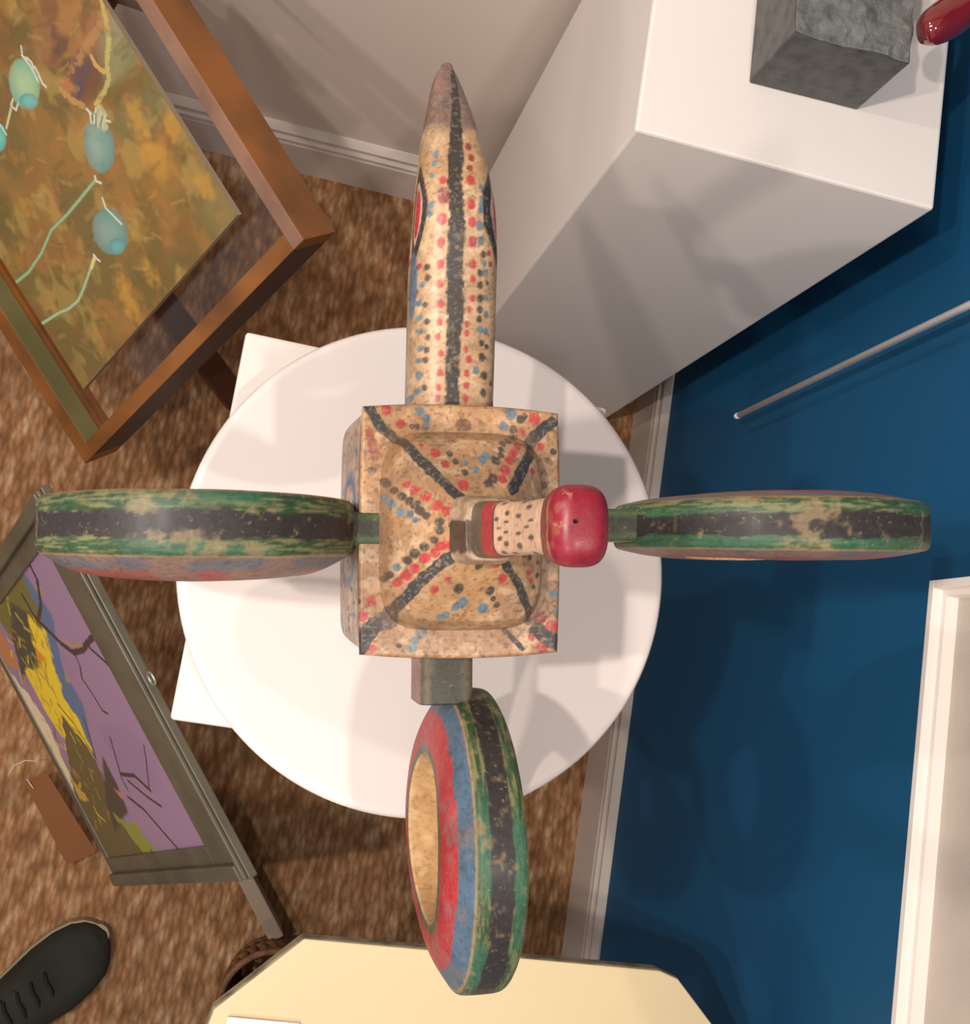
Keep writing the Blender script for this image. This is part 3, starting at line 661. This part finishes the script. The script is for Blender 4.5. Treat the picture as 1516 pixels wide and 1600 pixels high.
# pods
def pod(c, rx, ry, ang, c1, c2, off=(.0, -.35)):
    c = np.array(c, float); p = A_(*c); w_ = np.linalg.norm(A_(c[0] + rx * math.cos(ang), c[1] + rx * math.sin(ang)) - p)
    poly = [A_(c[0] + rx * math.cos(t) * math.cos(ang) - ry * math.sin(t) * math.sin(ang), c[1] + rx * math.cos(t) * math.sin(ang) + ry * math.sin(t) * math.cos(ang)) for t in np.linspace(0, 2 * math.pi, 40, endpoint=False)]
    poly = np.array(poly); ctr = poly.mean(0)
    th = np.arctan2(poly[:, 1] - ctr[1], poly[:, 0] - ctr[0]); rr_ = np.linalg.norm(poly - ctr, axis=1); o = np.argsort(th)
    d = q - ctr; t = np.arctan2(d[:, 1], d[:, 0]); R__ = np.interp(t, th[o], rr_[o], period=2 * math.pi); e = np.linalg.norm(d, axis=1) / R__
    m = 1 - ss(.92, 1.05, e + .06 * (fbm(P3, 120, 2) - .5)); g = ss(.35, .7, fbm(P3 + ang * 7, 45, 3) )
    colr = lin(c1) + (lin(c2) - lin(c1)) * g[:, None]; colr = colr * (1.12 - .35 * e ** 2)[:, None]
    P.mix(m, colr)
pod((38, 130), 24, 40, -.15, (150, 174, 132), (128, 172, 146)); pod((45, 158), 15, 12, .3, (98, 160, 150), (110, 166, 152))
pod((155, 228), 24, 44, -.15, (130, 150, 134), (112, 142, 132)); pod((172, 362), 27, 38, -.3, (124, 142, 132), (104, 144, 132)); pod((183, 385), 13, 13, .3, (92, 146, 144), (100, 150, 144))
pod((0, 215), 10, 22, 0, (110, 170, 150), (90, 170, 160))
for pts in (((33, 72), (35, 88), (42, 92)), ((42, 90), (50, 98), (52, 106)), ((54, 104), (60, 115), (62, 122)), ((62, 120), (66, 130), (72, 136)), ((34, 86), (48, 104), (60, 128)), ((20, 155), (17, 165), (25, 172), (28, 162)), ((135, 170), (150, 185), (172, 190)), ((140, 175), (143, 192)), ((150, 170), (147, 192)), ((158, 176), (152, 194)), ((165, 180), (160, 196)), ((148, 275), (150, 283), (158, 286)), ((146, 398), (152, 405), (156, 408)), ((160, 310), (165, 325), (190, 350)), ((0, 195), (10, 210))):
    P.stroke([A_(*p) for p in pts], .0014, (196, 196, 172), rough=.5, soft=.4)
P.blob(A_(158, 185), .013, .009, (176, 176, 140), ang=-.6, rough=.8, op=.8)
for pts in (((150, 178), (150, 196)), ((160, 182), (157, 198)), ((145, 176), (144, 188))): P.stroke([A_(*p) for p in pts], .0011, (120, 116, 96))
fr = lambda qq, dz: O1 + qq[:, :1] * h1 + qq[:, 1:2] * s1 + n1_ * dz
mk('painted_panel', fr(q, GZ1 + .006), grid_faces(nu_, nv_), M['oil'], pic, P.c)
fb('panel_edge', (ph0, ph1 + .0), (ps0, ps1), (GZ1 - .001, GZ1 + .0055), M['rail'], bev=0)
# easel carrying it
ez = empty('easel', at(300, 380, 0), 'dark brown wooden easel behind the large poppy painting', 'easel')
def beam(name, a, b, w, d, m, par, side=None):
    a, b = np.array(a, float), np.array(b, float); t_ = (b - a); l = np.linalg.norm(t_); t_ /= l
    sd = np.array(side if side is not None else np.cross(t_, [0, 0, 1.])); sd = sd - t_ * (sd @ t_); sd /= np.linalg.norm(sd); u = np.cross(t_, sd)
    return obox(name, a, sd, u, t_, (-w / 2, w / 2), (-d / 2, d / 2), (0, l), m, par, .002)
bk = O1 - n1_ * (D1 + .016)          # plane just behind the frame
la = at(372, 628, .012); lb = at(120, 300, .42)
beam('back_leg', la, lb, .042, .022, M['wooddk'], ez)
q1 = bk + h1 * -.33 + s1 * (-.60); q2 = bk + h1 * -.33 + s1 * .02
def drop(p): return p * np.array([1, 1, 0]) + np.array([0, 0, 0])
g0 = bk + h1 * -.40 - s1 * .86; beam('side_leg', g0 + Z_ * .004, bk + h1 * -.395 - s1 * .05, .040, .022, M['wooddk'], ez, side=h1)
beam('cross_strut', bk + h1 * -.47 - s1 * .16, bk + h1 * -.33 - s1 * .05, .036, .016, M['wooddk'], ez)
beam('shelf_ledge', bk + h1 * -.47 - s1 * (H1 + .012) + n1_ * .02, bk + h1 * -.03 - s1 * (H1 + .012) + n1_ * .02, .022, .040, M['wooddk'], ez, side=s1) if False else None

# ================================================================== VIOLET TREE PICTURE
h2, s2, n2_ = basis(-52, 21)
O2 = at(386, 1378, .69)
W2, H2, D2 = .50, .66, .014
pic2 = empty('framed_painting', O2 - s2 * .6 - h2 * W2 / 2, 'narrow-looking painting of a yellow tree on violet sky in grey-green frame', 'painting')
def f2(name, hx, sy, nz, m, par=pic2, bev=.0015): return obox(name, O2, h2, s2, n2_, hx, sy, nz, m, par, bev)
c2 = onplane(63, 757, O2, n2_) - O2; W2 = abs(c2 @ h2) + .002; c2b = onplane(178, 1384, O2, n2_) - O2; H2 = min(abs(c2b @ s2), (O2[2] - .006) / s2[2] )
b2w = .042
b2t = .088
f2('frame_rail', (-W2, 0), (-b2t, 0), (-D2, -.004), M['greyframe']); f2('frame_stile', (-b2w, 0), (-H2 + .02, -b2t), (-D2, -.004), M['greyframe'])
f2('frame_stile', (-W2, -W2 + b2w), (-H2 + .02, -b2t), (-D2, -.004), M['greyframe']); f2('frame_rail', (-W2, 0), (-H2, -H2 + .02), (-D2, -.006), M['greyframe'])
f2('frame_lip', (-W2 + .002, -.002), (-.010, -.002), (-.004, .001), M['greyframe']); f2('frame_lip', (-.020, -.002), (-H2 + .01, -.010), (-.004, .003), M['greyframe']); f2('frame_lip', (-W2 + .002, -W2 + .020), (-H2 + .01, -.010), (-.004, .003), M['greyframe'])
Op2 = O2 - n2_ * .008
def pl2(x, y): d = onplane(x, y, Op2, n2_) - O2; return np.array([d @ h2, d @ s2])
nu_, nv_ = 360, 420
U_, V_ = np.meshgrid(np.linspace(-W2 + b2w, -b2w, nu_), np.linspace(-H2 + .02, -b2t, nv_), indexing='ij'); q = np.c_[U_.ravel(), V_.ravel()]; P3 = np.c_[q, q[:, 0] * 0]
P = Paint(q, np.tile(lin((146, 116, 140)), (len(q), 1))); A_ = pl2
P.mix(ss(.45, .65, fbm(P3, 12, 3)) * .5, (134, 106, 134))
def poly2(pts, col, w, **k): P.stroke([A_(*p) for p in pts], w, col, **k)
def fillpx(pts, col, op=1., soft=.004, rough=.004):
    """filled polygon given by photo points, soft edged"""
    pp = np.array([A_(*p) for p in pts]); inside = np.zeros(len(q), bool); dm = np.full(len(q), 9.)
    for a, b in zip(pp, np.roll(pp, -1, 0)):
        c = ((a[1] > q[:, 1]) != (b[1] > q[:, 1])) & (q[:, 0] < (b[0] - a[0]) * (q[:, 1] - a[1]) / (b[1] - a[1] + 1e-12) + a[0]); inside ^= c
        ab = b - a; t = np.clip(((q - a) @ ab) / (ab @ ab + 1e-12), 0, 1); dm = np.minimum(dm, np.linalg.norm(q - a - t[:, None] * ab, axis=1))
    sd = np.where(inside, dm, -dm) + rough * 2 * (fbm(P3 + 3, 60, 3) - .5); P.mix(ss(-soft, soft, sd) * op, col)
fillpx([(25, 880), (45, 905), (80, 960), (100, 1050), (130, 1100), (152, 1200), (160, 1250), (130, 1180), (60, 1050), (20, 950)], (84, 104, 134))
fillpx([(-30, 1020), (0, 1040), (35, 1110), (90, 1230), (120, 1290), (150, 1345), (120, 1345), (60, 1200), (-20, 1080)], (126, 104, 126))
fillpx([(15, 1050), (40, 1080), (75, 1130), (100, 1190), (125, 1240), (112, 1235), (85, 1190), (50, 1130)], (216, 196, 158), rough=.008)
fillpx([(-20, 880), (8, 872), (25, 885), (38, 905), (50, 935), (66, 965), (66, 1050), (55, 1080), (40, 1040), (0, 970), (-30, 920)], (108, 100, 52))
fillpx([(15, 940), (45, 960), (60, 1000), (55, 1040), (35, 1060), (20, 1000)], (64, 66, 56))
fillpx([(45, 965), (70, 985), (85, 1040), (100, 1090), (120, 1120), (140, 1165), (150, 1190), (125, 1180), (95, 1150), (70, 1110), (40, 1050), (60, 1040)], (222, 188, 46), rough=.010)
fillpx([(55, 1010), (70, 1030), (62, 1050)], (208, 128, 40)); fillpx([(125, 1160), (150, 1185), (140, 1195)], (206, 112, 40))
fillpx([(0, 985), (25, 1030), (30, 1045), (10, 1040), (-10, 1000)], (178, 116, 74)); fillpx([(95, 1115), (150, 1185), (175, 1250), (200, 1290), (235, 1320), (245, 1340), (150, 1345), (130, 1290), (110, 1210)], (96, 84, 52), rough=.012)
fillpx([(160, 1180), (185, 1230), (200, 1270), (180, 1300), (165, 1250)], (70, 62, 56)); fillpx([(110, 1215), (130, 1240), (138, 1250), (125, 1250)], (186, 150, 64)); fillpx([(180, 1275), (215, 1290), (245, 1330), (225, 1335)], (134, 132, 60), rough=.012)
fillpx([(125, 1265), (140, 1290), (152, 1310), (142, 1305)], (176, 166, 50)); fillpx([(178, 1233), (195, 1240), (190, 1248)], (176, 112, 90))
for c in ((20, 900), (10, 930), (75, 1010), (105, 1060), (60, 920), (0, 940)): P.blob(A_(*c), .006, .010, (160, 142, 50), rough=1.2, op=.7)
rp = random.Random(4)
for k in range(150):
    t = rp.random(); cx_ = 10 + 150 * t + rp.uniform(-22, 22); cy_ = 920 + 380 * t + rp.uniform(-30, 30); p0 = A_(cx_, cy_)
    P.stroke([p0, p0 + np.array([rp.uniform(.004, .016), rp.uniform(-.02, .02)])], rp.uniform(.001, .003), rp.choice([(226, 196, 60), (80, 76, 48), (150, 130, 50), (196, 130, 50), (100, 96, 60)]), op=.5, rough=.8)
BR = (64, 50, 52)
for pts, w in ((((35, 930), (55, 965), (75, 985), (95, 1005), (115, 1020), (130, 1015), (138, 1003), (145, 996), (160, 997)), .0042), (((60, 968), (64, 945), (58, 905), (45, 880)), .0038), (((115, 1018), (125, 1040), (128, 1060), (145, 1085), (160, 1110), (168, 1115)), .002), (((140, 1012), (160, 1030), (178, 1047)), .0024), (((172, 1152), (180, 1180), (190, 1215), (200, 1235)), .002), (((190, 1210), (210, 1212), (235, 1235)), .003), (((225, 1165), (228, 1185), (233, 1230)), .0014), (((200, 1220), (230, 1245), (252, 1260)), .0022), (((200, 1245), (225, 1265), (255, 1300), (290, 1340)), .0026), (((130, 1120), (140, 1150), (150, 1185)), .0016), (((90, 1100), (115, 1130), (150, 1185)), .0016)):
    poly2(pts, BR, w, rough=.5)
poly2(((105, 1003), (118, 1010), (128, 1008)), (160, 130, 60), .002)
mk('painted_panel', O2 + q[:, :1] * h2 + q[:, 1:2] * s2 - n2_ * .008, grid_faces(nu_, nv_), M['oil'], pic2, P.c)
f2('backing_board', (-W2 + .01, -.01), (-H2 + .004, -.01), (-D2 + .001, -.0085), M['wooddk'], bev=0)
rc = onplane(249, 1053, O2 - n2_ * D2, n2_); rc = rc - s2 * ((rc - O2) @ s2 - .0065) + n2_ * .004; ra = [rc + .0075 * (math.cos(a) * h2 + math.sin(a) * s2) for a in np.linspace(0, 2 * math.pi, 25)]
tube('hanging_ring', ra, .0013, M['brass'], pic2, n=8)
# kraft tag on its string, under the picture
tg = empty('price_tag', at(85, 1280, .02), 'brown kraft paper tag on white string below the violet tree painting', 'tag')
tz = [at(38, 1222, .05), at(72, 1205, .05), at(150, 1330, .03), at(105, 1352, .03)]
hexa('tag_card', tz, [p + Z_ * .0012 for p in tz], M['kraft'], tg, 0)
tube('tag_string', [at(12, 1212, .06), at(22, 1196, .065), at(40, 1188, .07), at(60, 1190, .075)], .0008, M['string'], tg, n=6)
tube('tag_string', [at(42, 1217, .052), at(48, 1226, .054), at(53, 1232, .052)], .0011, M['string'], tg, n=6)
# rail the picture stands against
ra0, ra1 = at(330, 1300, .10), at(448, 1520, .10)
rl = tag(hexa('wooden_rail', [p * [1, 1, 0] + o for p, o in zip([at(341, 1330, .10), at(405, 1462, .10), at(428, 1452, .10), at(362, 1320, .10)], [0] * 4)], [at(341, 1330, .10), at(405, 1462, .10), at(428, 1452, .10), at(362, 1320, .10)], M['rail'], None, .002), 'x', 'rail')
bpy.data.objects.remove(rl)
u_r = (at(425, 1490, 0) - at(365, 1375, 0)); u_r /= np.linalg.norm(u_r); v_r = np.cross(Z_, u_r)
rO = at(372, 1378, .085); rO[2] = 0
rail = empty('easel_rail', rO, 'taupe painted wooden bar on the carpet by the lower corner of the violet painting', 'rail')
wv = at(400, 1378, .085) - at(372, 1378, .085); wid = abs(np.dot(wv, v_r))
obox('bar', rO, u_r, -v_r if np.dot(wv, v_r) < 0 else v_r, Z_, (-.20, .108), (0, wid), (0, .085), M['rail'], rail)

# ================================================================== CREAM TABLE
TZ = .75
tp = [at(476, 1466, TZ), at(1036, 1518, TZ), at(1062, 1531, TZ)]
tl = at(335, 1577, TZ); tr_ = at(1112, 1600, TZ)
outline = [tl + (tl - at(325, 1600, TZ)) * 0, at(476, 1467, TZ), at(1032, 1517, TZ), at(1060, 1530, TZ), at(1114, 1602, TZ), at(1190, 1720, TZ), at(1170, 2020, TZ), at(1030, 2140, TZ), at(500, 2120, TZ), at(330, 1960, TZ), at(322, 1610, TZ)]
outline = [np.array([p[0], p[1]]) for p in outline]
ctr = np.mean(outline, 0)
pc = ctr + np.array([.04, -.16])
tb = empty('side_table', (ctr[0], ctr[1], 0), 'cream painted octagonal table with chipped edges at the bottom', 'table')
n = len(outline)
def slab(name, z0, z1, grow, m):
    V = [(*(ctr + (p - ctr) * grow), z) for z in (z0, z1) for p in outline]
    o = mk(name, V, [tuple(range(n))[::-1], tuple(range(n, 2 * n))] + [(i, (i + 1) % n, n + (i + 1) % n, n + i) for i in range(n)], m, tb, smooth=False)
    bm = bmesh.new(); bm.from_mesh(o.data); bmesh.ops.recalc_face_normals(bm, faces=bm.faces); bm.to_mesh(o.data); bm.free(); add_bevel(o, .003, 3)
slab('top', TZ - .003, TZ, 1.0, M['cream']); slab('edge_band', TZ - .024, TZ - .003, 1.004, M['creamedge'])
slab('apron', TZ - .075, TZ - .024, .90, M['cream'])
V, Fc = lathe([(0, .03), (.08, .03), (.08, .045), (.05, .07), (.03, .12), (.028, .35), (.042, .42), (.028, .50), (.035, .66), (.09, TZ - .07)], pc, 40)
mk('pedestal', V, Fc, M['cream'], tb)
V, Fc = lathe([(0, 0), (.11, 0), (.11, .03), (0, .03)], pc, 8); mk('foot_plate', V, Fc, M['cream'], tb, smooth=False)
for k, (dz, dx, an) in enumerate(((0, 0, .0), (.0016, .004, .03), (.003, -.003, -.02), (.0046, .002, .01))):
    a = at(358 + dx * 900, 1588 - k * .6, TZ); b = at(460 + dx * 900, 1596, TZ); u = b - a; u /= np.linalg.norm(u); v = np.cross(Z_, u)
    o = obox('paper_sheet', [a[0], a[1], TZ + .0002 + dz], u, v, Z_, (0, .066), (-.09, 0), (0, .0012), M['paper'], None, 0)
    tag(o, ['lowest white card of the small stack on the cream table', 'second white card from below in the stack on the cream table', 'third white card from below in the stack on the cream table', 'topmost white card of the small stack on the cream table'][k], 'card', 'white cards on the cream table')
# wicker basket under the table
bc_ = at(424, 1571, .20); bk_ = empty('wicker_basket', (bc_[0], bc_[1], 0), 'brown wicker basket half hidden under the cream table', 'basket')
e_ = at(371, 1512, .20); Rb = np.linalg.norm((bc_ - e_)[:2]); NB = 30
V = []; Fc = []
for k in range(NB):
    a = 2 * math.pi * k / NB; c, s = math.cos(a), math.sin(a); rr2 = Rb
    vv, ff = tube_arr([(bc_[0] + (rr2 - .03) * c, bc_[1] + (rr2 - .03) * s, .004), (bc_[0] + (rr2 - .01) * c, bc_[1] + (rr2 - .01) * s, .1), (bc_[0] + rr2 * c, bc_[1] + rr2 * s, .195)], .0052, 8)
    if abs(math.atan2(s, c) - 2.3) < 1.6 or k % 1 == 0: mk('stake', vv, ff, M['wicker'], bk_)
for z, r2 in ((.02, Rb - .024), (.07, Rb - .014), (.13, Rb - .006), (.20, Rb + .001)):
    tube('hoop', [(bc_[0] + r2 * math.cos(a), bc_[1] + r2 * math.sin(a), z) for a in np.linspace(0, 2 * math.pi, 65)], .005, M['wicker'], bk_, n=8)

# ================================================================== BLUE WALL : rod and shallow white frame
rp0 = onplane(1152, 650, (WX - .045, 0, 0), X_); 
rod = empty('hanging_rod', (rp0[0], rp0[1], rp0[2]), 'thin white metal rod hanging upright against the blue wall', 'rod')
tube('shaft', [(rp0[0], rp0[1], rp0[2]), (rp0[0], rp0[1], 2.55)], .0040, M['rod'], rod, n=16)
tube('end_cap', [(rp0[0], rp0[1], rp0[2] - .004), (rp0[0], rp0[1], rp0[2] - .002), (rp0[0], rp0[1], rp0[2] + .006)], [.002, .0042, .0042], M['rod'], rod, n=16)
FD = .030; fp = onplane(1452, 907, (WX - FD, 0, 0), X_); fy, fz = fp[1], fp[2]
ff_ = empty('wall_frame', (WX, fy - .35, fz), 'shallow white box frame hanging on the blue wall, pale grey picture inside', 'frame')
x0, x1 = WX - FD, WX - .001
bw = .008
abox('bottom_bar', (x0, x1), (fy - .70, fy), (fz, fz + bw), M['paint_white'], ff_, .001); abox('top_bar', (x0, x1), (fy - .70, fy), (fz + .52 - bw, fz + .52), M['paint_white'], ff_, .001)
abox('side_bar', (x0, x1), (fy - bw, fy), (fz + bw, fz + .52 - bw), M['paint_white'], ff_, .001); abox('side_bar', (x0, x1), (fy - .70, fy - .70 + bw), (fz + bw, fz + .52 - bw), M['paint_white'], ff_, .001)
abox('inner_slip', (x0 + .010, x1), (fy - .69, fy - bw - .0001), (fz + bw, fz + bw + .006), M['paint_white'], ff_, 0); abox('inner_slip', (x0 + .010, x1), (fy - bw - .006, fy - bw), (fz + bw + .006, fz + .51), M['paint_white'], ff_, 0)
abox('picture_sheet', (x1 - .006, x1 - .002), (fy - .69, fy - bw), (fz + bw, fz + .51), M['grey_art'], ff_, 0)

# ================================================================== STONE BLOCK + RED GLAZED FORM on the tall plinth
sa, sb = at(1170, 130, 1.0), at(1339, 172.5, 1.0); ux = sb - sa; wS = np.linalg.norm(ux); ux /= wS; uy = np.cross(Z_, ux)
st = empty('stone_block', sa + ux * wS / 2 + uy * .06, 'grey stone block sculpture base on the tall white plinth', 'stone')
def rough_block():
    nxx, nyy, nzz = 26, 26, 20; hS = .088; dS = .125
    bm = bmesh.new(); bmesh.ops.create_cube(bm, size=1); bmesh.ops.subdivide_edges(bm, edges=bm.edges[:], cuts=18, use_grid_fill=True)
    V = np.array([v.co[:] for v in bm.verts]); W = V + .5
    topm = V[:, 2] > .499
    P0 = np.array([sa + ux * w[0] * wS + uy * w[1] * dS + Z_ * (w[2] * hS) for w in W])
    nz_ = fbm(P0, 60, 3) - .5; P0[:, 2] += np.where(topm, nz_ * .010, 0) ; P0 += np.where(~topm[:, None] & (V[:, 2:3] > -.499), (fbm(P0 + 3, 40, 2) - .5)[:, None] * .0016 * np.array([1, 1, 0]), 0)
    Fc = [tuple(v.index for v in f.verts) for f in bm.faces]; bm.free()
    o = mk('block', P0, Fc, M['stone'], st, smooth=True)
    o.data.materials.append(M['stonerough'])
    for p in o.data.polygons:
        if p.normal.z > .7: p.material_index = 1
    for p in o.data.polygons: p.use_smooth = False
    bv = o.modifiers.new('b', 'BEVEL'); bv.width = .002; bv.limit_method = 'ANGLE'; bv.angle_limit = math.radians(60); bv.segments = 2
rough_block()
rd = [at(1440, 55, 1.106), at(1450, 48, 1.107), at(1475, 32, 1.108), at(1505, 14, 1.109), at(1528, -20, 1.109), at(1524, -70, 1.108), at(1480, -110, 1.107), at(1420, -125, 1.104)]
rads = [.009, .0155, .018, .018, .018, .018, .016, .010]
pts = np.array(rd); tt = np.linspace(0, len(pts) - 1, 40); cpts = np.stack([np.interp(tt, range(len(pts)), pts[:, i]) for i in range(3)], 1)
for i in range(3): cpts[:, i] = sm(cpts[:, i], 3)
cr_ = sm(np.interp(tt, range(len(pts)), rads), 2)
V, Fc = tube_arr(cpts, cr_.tolist(), 32); V = np.array(V); V += (fbm(V, 45, 2) - .5)[:, None] * .006
ro = mk('red_glazed_form', V, Fc, M['redgloss']); tag(ro, 'glossy dark red glazed rounded form lying over the grey stone block', 'sculpture')

# ================================================================== SHOE
shc = at(20, 1580, 0)
sho = empty('shoe', (shc[0], shc[1], 0), 'dark green canvas shoe with pale sole on the carpet at lower left', 'shoe')
tip = at(172, 1468, .03); hl = at(172, 1468, .03); dirp = at(172, 1468, .04) - at(-5, 1590, .04); dirp[2] = 0; dirp /= np.linalg.norm(dirp); lat = np.cross(Z_, dirp)
Ls = .285
def shoew(t): return np.interp(t, [0, .02, .06, .12, .22, .35, .55, .75, .92, .98, 1], [.004, .021, .036, .048, .055, .056, .047, .040, .037, .026, .006])
def shoecurve(t): return np.interp(t, [0, .1, .35, .7, 1], [.012, .006, 0, -.004, 0])
ts = np.concatenate([np.linspace(0, .1, 14), np.linspace(.12, .95, 40), np.linspace(.96, 1, 8)])
def shoe_outline(t, grow=0): return tip * [1, 1, 0] - dirp * (t * Ls - 0), shoew(t) + grow
V = []; nS = 40
for t in ts:
    c, w = shoe_outline(t); c = c + lat * shoecurve(t)
    for k in range(nS):
        a = math.pi * k / (nS - 1); hh = np.interp(t, [0, .05, .15, .3, .45, .6, 1], [.026, .040, .052, .062, .075, .082, .075])
        V.append(c + lat * w * math.copysign(abs(math.cos(a)) ** .75, math.cos(a)) + Z_ * (.018 + (hh - .018) * math.sin(a) ** .8))
mk('upper', V, grid_faces(len(ts), nS), M['shoe'], sho)
V = []
for t in ts:
    c, w = shoe_outline(t, -.0012); c = c + lat * (shoecurve(t) + .004) + (dirp * .004 if t < .01 else 0)
    for dl, z in ((-1, 0), (-1.02, .010), (-1, .024), (1, .024), (1.02, .010), (1, 0)): V.append(c + lat * w * dl + Z_ * (z + .001))
mk('sole', V, grid_faces(len(ts), 6, False, True).tolist() + [tuple(range(6)), tuple(range(len(V) - 6, len(V)))], M['sole'], sho, smooth=False)
for k in range(5):
    t = .34 + .075 * k; c, w = shoe_outline(t); hh = np.interp(t, [.3, .45, .6], [.062, .075, .082]) + .002
    tube('lace', [c + lat * (.020) + dirp * .004 + Z_ * (hh - .006), c + lat * .008 + Z_ * (hh + .0005), c - lat * .008 + Z_ * (hh + .0005), c - lat * (.022) - dirp * .006 + Z_ * (hh - .007)], .0028, M['lace'], sho, n=8)
    for sgn in (-1, 1):
        cc = c + lat * .023 * sgn + Z_ * (hh - .0075); tube('eyelet', [cc - Z_ * .001, cc + Z_ * .0015], .0032, M['lace'], sho, n=10)
